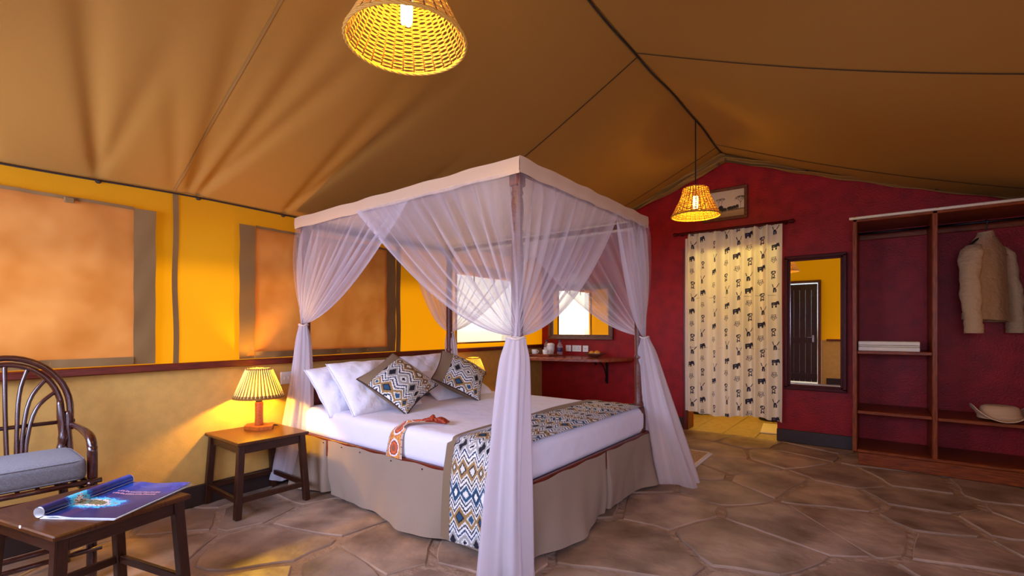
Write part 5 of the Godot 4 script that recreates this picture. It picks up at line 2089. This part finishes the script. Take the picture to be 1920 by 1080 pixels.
func build_doorway() -> void:
	var rod := thing("curtain_rod", "dark wooden curtain rod with round finials over the bathroom doorway", "curtain rod", Vector3(-1.385, 2.418, FAR_Z + 0.075))
	var rm := Mb.new()
	rm.smooth()
	rm.tube([Vector3(-0.60, 0, 0), Vector3(0.60, 0, 0)], 0.015, 12)
	var pole := part("pole", rm, M.frame_red, rod)
	for s in [-1, 1]:
		var fm := Mb.new()
		fm.smooth()
		fm.xf = Transform3D(Basis(Vector3(0, 0, 1), -s * PI / 2), Vector3(s * 0.60, 0, 0))
		fm.lathe([Vector2(0, -0.005), Vector2(0.018, 0.0), Vector2(0.02, 0.006), Vector2(0.015, 0.014), Vector2(0.024, 0.03), Vector2(0.022, 0.046), Vector2(0.010, 0.058), Vector2(0, 0.06)], 14)
		part("finial", fm, M.frame_red, pole)
		var bk := Mb.new()
		bk.box(Vector3(s * 0.565, -0.004, -0.045), Vector3(0.03, 0.03, 0.06), 0.006)
		part("bracket", bk, M.frame_red, rod)
	var cu := thing("door_curtain", "cream curtain printed with small dark animals hanging in the bathroom doorway", "curtain")
	var cm := Mb.new()
	cm.smooth()
	cm.surf(220, 60, func(u: float, v: float) -> Vector3:
		var x := lerpf(-1.875, -0.858, u)
		var y := lerpf(0.232 + 0.018 * sin(u * 8.0 + 2.4) - 0.012 * bump((u - 0.45) / 0.2), 2.425 + 0.018 * absf(sin(u * 24.0)) - 0.025, v)
		var h := 1.0 - v
		var ph := u * TAU * 7.0 + 0.9 * sin(u * 9.0)
		var z := 0.034 * sin(ph) * (0.7 + 0.5 * h) + 0.008 * sin(u * 61.0) * v + 0.012 * h * sin(u * 13.0 + 1.0) + 0.006 * sin(ph * 2.0 + 1.0)
		z += 0.012 * bump((v - 0.975) / 0.02)
		x += 0.010 * sin(ph + 1.3) + 0.006 * sin(v * 7.0) * (u - 0.5)
		return Vector3(x, y, FAR_Z + 0.055 + z), Vector2(2.0, -3.4))
	var cloth := part("printed_cloth", cm, M.curtain, cu)
	for y in [1.62, 1.02]:
		var hm := Mb.new()
		hm.smooth()
		hm.surf(110, 2, func(u: float, v: float) -> Vector3:
			var uu := lerpf(0.02, 0.98, u)
			var x := lerpf(-1.875, -0.858, uu)
			var h: float = 1.0 - (y - 0.232) / 2.19
			var ph := uu * TAU * 7.0 + 0.9 * sin(uu * 9.0)
			var z := 0.034 * sin(ph) * (0.7 + 0.5 * h) + 0.008 * sin(uu * 61.0) * (1.0 - h) + 0.012 * h * sin(uu * 13.0 + 1.0) + 0.006 * sin(ph * 2.0 + 1.0)
			x += 0.010 * sin(ph + 1.3)
			return Vector3(x, y + 0.004 * (v - 0.5), FAR_Z + 0.0545 + z))
		part("seam", hm, M.khaki_cloth, cloth)
	var lin := Mb.new()
	lin.smooth()
	lin.surf(12, 20, func(u: float, v: float) -> Vector3: return Vector3(lerpf(-1.905, -1.868, u), lerpf(0.24, 2.36, v), FAR_Z + 0.045 + 0.008 * sin(u * 9.0 + v * 3.0)))
	part("lining", lin, M.net_roof, cu)


func framed_mirror(called: String, label: String, at: Vector3, w: float, h: float, f: float, m: Material, tilt: float) -> void:
	var o := thing(called, label, "mirror", at)
	o.rotation.y = tilt
	for q in [[0, 1], [0, -1], [1, 0], [-1, 0]]:
		var b := Mb.new()
		var n := 3
		for k in n:
			var fw: float = f * [1.0, 0.66, 0.30][k]
			var dz: float = [0.016, 0.022, 0.010][k]
			var inset: float = [0.0, 0.0, f * 0.68][k]
			if q[0] == 0: b.box(Vector3(0, q[1] * (h / 2 - inset - fw / 2), dz), Vector3(w - inset * 2, fw, dz * 2), 0.005)
			else: b.box(Vector3(q[0] * (w / 2 - inset - fw / 2), 0, dz), Vector3(fw, h - inset * 2 - f * 0.6, dz * 2), 0.005)
		part("frame_side", b, m, o)
	var g := Mb.new()
	var iw := w / 2 - f + 0.004
	var ih := h / 2 - f + 0.004
	g.box(Vector3(0, 0, 0.009), Vector3(iw * 2, ih * 2, 0.006), 0.002)
	part("mirror_glass", g, M.mirror, o)


func build_mirrors() -> void:
	framed_mirror("wall_mirror", "tall narrow mirror in a dark red frame between the curtain and the wardrobe", Vector3(-0.551, 1.312, FAR_Z + 0.001), 0.565, 1.455, 0.056, M.frame_red, 0.0)
	framed_mirror("wall_mirror", "wide mirror in a brown frame on the red wall over the desk", Vector3(-3.392, 1.482, FAR_Z + 0.036), 1.012, 0.775, 0.068, M.frame_grey, 0.066)


func build_wardrobe() -> void:
	var zf := -5.40
	var zb := -5.985
	var zc := (zf + zb) / 2
	var dp := zf - zb
	var xr := RIGHT_X - 0.01
	var wd := thing("wardrobe", "open built in wooden wardrobe with shelves and hanging bays before the red wall", "wardrobe")
	for q in [[-0.184, 0.035, 0.115, 2.262], [0.371, 0.036, 0.135, 2.255], [xr - 0.018, 0.035, 0.115, 2.262]]:
		var b := Mb.new()
		b.box(Vector3(q[0], (q[2] + q[3]) / 2, zc), Vector3(q[1], q[3] - q[2], dp), 0.005)
		part("side_panel", b, M.wood_wardrobe, wd)
	var tp := Mb.new()
	tp.box(Vector3((-0.2 + xr) / 2, 2.245, zc), Vector3(xr + 0.2, 0.03, dp), 0.005)
	part("top_panel", tp, M.wood_wardrobe, wd)
	for q in [[-0.166, 0.353, 1.043], [-0.166, 0.353, 0.493], [0.389, xr - 0.036, 0.487]]:
		var b := Mb.new()
		b.box(Vector3((q[0] + q[1]) / 2, q[2] - 0.012, zc - 0.005), Vector3(q[1] - q[0], 0.028, dp - 0.01), 0.004)
		part("shelf", b, M.wood_wardrobe, wd)
	var bt := Mb.new()
	bt.box(Vector3((-0.166 + xr) / 2, 0.127, zc), Vector3(xr + 0.166, 0.026, dp + 0.004), 0.004)
	part("bottom_panel", bt, M.wood_wardrobe, wd)
	var pn := Mb.new()
	pn.box(Vector3((-0.158 + xr) / 2, 0.056, zc), Vector3(xr + 0.158, 0.112, dp - 0.004), 0.004)
	part("plinth", pn, M.wood_wardrobe, wd)
	for q in [[-0.166, 0.353], [0.389, xr - 0.036]]:
		var cl := Mb.new()
		cl.box(Vector3((q[0] + q[1]) / 2, 2.165, zb + 0.02), Vector3(q[1] - q[0], 0.05, 0.02), 0.004)
		part("cleat", cl, M.wood_wardrobe, wd)
		var hr := Mb.new()
		hr.smooth()
		hr.tube([Vector3(q[0] + 0.001, 2.165, -5.70), Vector3(q[1] - 0.001, 2.165, -5.70)], 0.0115, 10)
		part("hanging_rail", hr, M.iron, wd)
	var cp := thing("curtain_pole", "cream curtain pole with brass clips along the top of the wardrobe", "curtain rod", Vector3(0, 2.262, zf + 0.022))
	var pm := Mb.new()
	pm.smooth()
	pm.tube([Vector3(-0.225, 0, 0), Vector3(xr, 0, 0)], 0.0125, 10)
	var pole := part("pole", pm, M.cream_board, cp)
	for x in [-0.185, 0.385, 0.95]:
		var bk := Mb.new()
		bk.box(Vector3(x, 0.003, -0.004), Vector3(0.03, 0.03, 0.030), 0.008)
		part("clip", bk, M.brass, pole)
	# flat cream boards stacked on the upper shelf
	var y := 1.046
	for q in [[0.036, "thick cream flat pack lying lowest in the stack on the wardrobe shelf"], [0.012, "thin cream flat pack in the middle of the stack on the wardrobe shelf"], [0.034, "thick cream flat pack on top of the stack on the wardrobe shelf"]]:
		var b := Mb.new()
		b.box(Vector3(0, q[0] / 2, 0), Vector3(0.435, q[0], 0.33), 0.004)
		single("flat_pack", b, M.cream_board, q[1], "box", Vector3(0.058, y, -5.60), 0.0, "flat packs on the wardrobe shelf")
		y += q[0] + 0.0025
	build_jacket()
	build_hat()


func build_jacket() -> void:
	var hg := thing("coat_hanger", "dark coat hanger holding the khaki jacket on the wardrobe rail", "hanger", Vector3(0.715, 0, -5.70), 0.95)
	var hm := Mb.new()
	hm.smooth()
	hm.tube(spline([Vector3(0.0, 2.165, -0.012), Vector3(0.0, 2.181, 0.0), Vector3(0.0, 2.172, 0.013), Vector3(0, 2.13, 0.008), Vector3(0, 2.09, 0.0), Vector3(0, 2.03, 0.0)], 4), 0.005, 7)
	hm.tube(bez(Vector3(-0.19, 1.955, 0), Vector3(0.0, 2.11, 0), Vector3(0.19, 1.955, 0), 12), 0.009, 7)
	part("hanger", hm, M.black, hg)
	# seen from behind, hung askew so that its left sleeve comes forward
	var j := thing("jacket", "khaki cotton jacket hanging with its back to the room in the wardrobe", "jacket", Vector3(0.715, 0, -5.70), 0.95)
	var body := Mb.new()
	body.smooth()
	body.surf(72, 44, func(u: float, v: float) -> Vector3:
		var a := u * TAU
		var y := lerpf(1.325, 2.065, v)
		var t := (y - 1.325) / 0.74
		var half := 0.200
		var depth := 0.10
		if t > 0.80:
			var k := (t - 0.80) / 0.20
			half = lerpf(0.200, 0.052, pow(k, 0.9))
			depth = lerpf(0.085, 0.045, k)
		else:
			depth = lerpf(0.105, 0.085, t / 0.8)
			half = lerpf(0.205, 0.200, t / 0.8) - 0.012 * sin(t * 3.0)
		var fold := 1.0 + (1.0 - t) * (0.06 * sin(a * 5.0 + 1.0) + 0.03 * sin(a * 9.0))
		var cx := signf(cos(a)) * pow(absf(cos(a)), 0.75)
		var cz := signf(sin(a)) * pow(absf(sin(a)), 0.8)
		return Vector3(-cx * half, y + 0.012 * cx * (1 - t), cz * depth * fold), Vector2.ONE, true)
	var jb := part("body", body, M.jacket, j)
	var hem := Mb.new()
	hem.smooth()
	hem.surf(72, 4, func(u: float, v: float) -> Vector3:
		var a := u * TAU
		var y := lerpf(1.318, 1.375, v)
		var fold := 1.0 + 0.06 * sin(a * 5.0 + 1.0) + 0.03 * sin(a * 9.0)
		var cx := signf(cos(a)) * pow(absf(cos(a)), 0.75)
		var cz := signf(sin(a)) * pow(absf(sin(a)), 0.8)
		return Vector3(-cx * 0.211, y + 0.012 * cx, cz * 0.108 * fold), Vector2.ONE, true)
	part("waistband", hem, M.jacket, jb)
	var col := Mb.new()
	col.smooth()
	col.surf(36, 6, func(u: float, v: float) -> Vector3:
		var a := u * TAU
		return Vector3(-cos(a) * lerpf(0.068, 0.054, v), lerpf(2.035, 2.085, v) - 0.012 * absf(cos(a)), sin(a) * lerpf(0.062, 0.048, v)), Vector2.ONE, true)
	part("collar", col, M.jacket, jb)
	for s in [-1, 1]:
		var sl := Mb.new()
		sl.smooth()
		var spine := spline([Vector3(s * 0.150, 1.965, 0.0), Vector3(s * 0.205, 1.87, 0.010), Vector3(s * 0.258, 1.62, 0.035), Vector3(s * 0.268, 1.40, 0.055), Vector3(s * 0.262, 1.225, 0.065)], 6)
		sl.surf(28, spine.size() - 1, func(u: float, v: float) -> Vector3:
			var i := int(round(v * (spine.size() - 1)))
			var p: Vector3 = spine[i]
			var a := u * TAU
			var r := lerpf(0.082, 0.056, v)
			if v < 0.2: r = lerpf(0.02, 0.080, sqrt(v / 0.2))
			var w := 1.0 + 0.10 * sin(v * 19.0 + a * 2.0) * (1.0 - v * 0.5) + 0.06 * sin(v * 43.0 + a)
			return p + Vector3(cos(a) * r * 0.72 * w * -1.0, 0.0, sin(a) * r * 1.05 * w * -1.0), Vector2.ONE, true)
		var slv := part("sleeve", sl, M.jacket, j)
		var cf := Mb.new()
		cf.smooth()
		cf.surf(28, 3, func(u: float, v: float) -> Vector3:
			var a := u * TAU
			return Vector3(s * 0.262 - cos(a) * 0.046, lerpf(1.285, 1.212, v), 0.063 - sin(a) * 0.064), Vector2.ONE, true)
		part("cuff", cf, M.jacket, slv)
		var bu := Mb.new()
		bu.smooth()
		bu.rbox(Vector3(s * 0.262 + 0.02, 1.235, 0.126), Vector3(0.012, 0.012, 0.005), 0.002, 3)
		part("button", bu, M.jacket_button, slv)
	var yoke := Mb.new()
	yoke.smooth()
	yoke.tube(spline([Vector3(-0.21, 1.885, 0.045), Vector3(-0.1, 1.875, 0.083), Vector3(0.1, 1.875, 0.083), Vector3(0.21, 1.885, 0.045)], 8), 0.003, 5)
	part("yoke_seam", yoke, M.jacket, jb)


func build_hat() -> void:
	var hat := thing("bush_hat", "tan cloth bush hat with a curled brim on the wardrobe shelf below the jacket", "hat", Vector3(0.775, 0.490, -5.53), 0.1)
	var cr := Mb.new()
	cr.smooth()
	var pr := [Vector2(0.100, 0.02), Vector2(0.099, 0.05), Vector2(0.093, 0.095), Vector2(0.084, 0.118), Vector2(0.066, 0.130), Vector2(0.04, 0.126), Vector2(0.0, 0.118)]
	cr.lathe(pr, 36, Vector3.ZERO, 1.32, 1.0)
	var crown := part("crown", cr, M.hat, hat)
	var bd := Mb.new()
	bd.smooth()
	bd.lathe([Vector2(0.101, 0.022), Vector2(0.1035, 0.024), Vector2(0.1025, 0.055), Vector2(0.099, 0.057)], 36, Vector3.ZERO, 1.32, 1.0)
	part("hat_band", bd, M.hat, crown)
	var br := Mb.new()
	br.smooth()
	br.surf(64, 10, func(u: float, v: float) -> Vector3:
		var a := u * TAU
		var r := lerpf(0.165, 0.095, v)
		var side := pow(absf(cos(a)), 2.0)
		var lift := (0.112 * side + 0.004) * pow(1.0 - v, 1.15) 
		return Vector3(cos(a) * r * 1.24 * (1.0 - 0.16 * side * (1 - v)), 0.012 + lift + 0.012 * v, -sin(a) * r * 1.05), Vector2.ONE, true)
	var brim := part("brim", br, M.hat, hat)
	var rim := Mb.new()
	rim.smooth()
	var pts := []
	for i in 64:
		var a := TAU * i / 64
		var side := pow(absf(cos(a)), 2.0)
		pts.append(Vector3(cos(a) * 0.166 * 1.24 * (1.0 - 0.16 * side), 0.016 + 0.112 * side, -sin(a) * 0.166 * 1.05))
	rim.tube(pts, 0.004, 6, false, true)
	part("brim_edge", rim, M.hat_edge, brim)


func build_rugs() -> void:
	var rug := thing("floor_rug", "pale flatwoven rug on the stone floor beyond the foot of the bed", "rug", Vector3(-2.0, 0.005, -4.58), 0.02)
	var m := Mb.new()
	m.box(Vector3(0, 0.005, 0), Vector3(1.32, 0.009, 0.70), 0.003)
	var field := part("field", m, M.rug, rug)
	var e := Mb.new()
	for s in [-1, 1]:
		e.box(Vector3(0, 0.006, s * 0.343), Vector3(1.34, 0.011, 0.016), 0.004)
		e.box(Vector3(s * 0.662, 0.006, 0), Vector3(0.016, 0.011, 0.70), 0.004)
	part("binding", e, M.rug_edge, field)
	var fr := Mb.new()
	for i in 60:
		fr.bar(Vector3(0.668, 0.003, -0.34 + i * 0.0115), Vector3(0.695, 0.002, -0.34 + i * 0.0115 + 0.004 * sin(i * 2.3)), 0.002, 0.004, 0.0)
	tag(part("fringe", fr, M.rug_edge, field), "", "", "", "stuff")
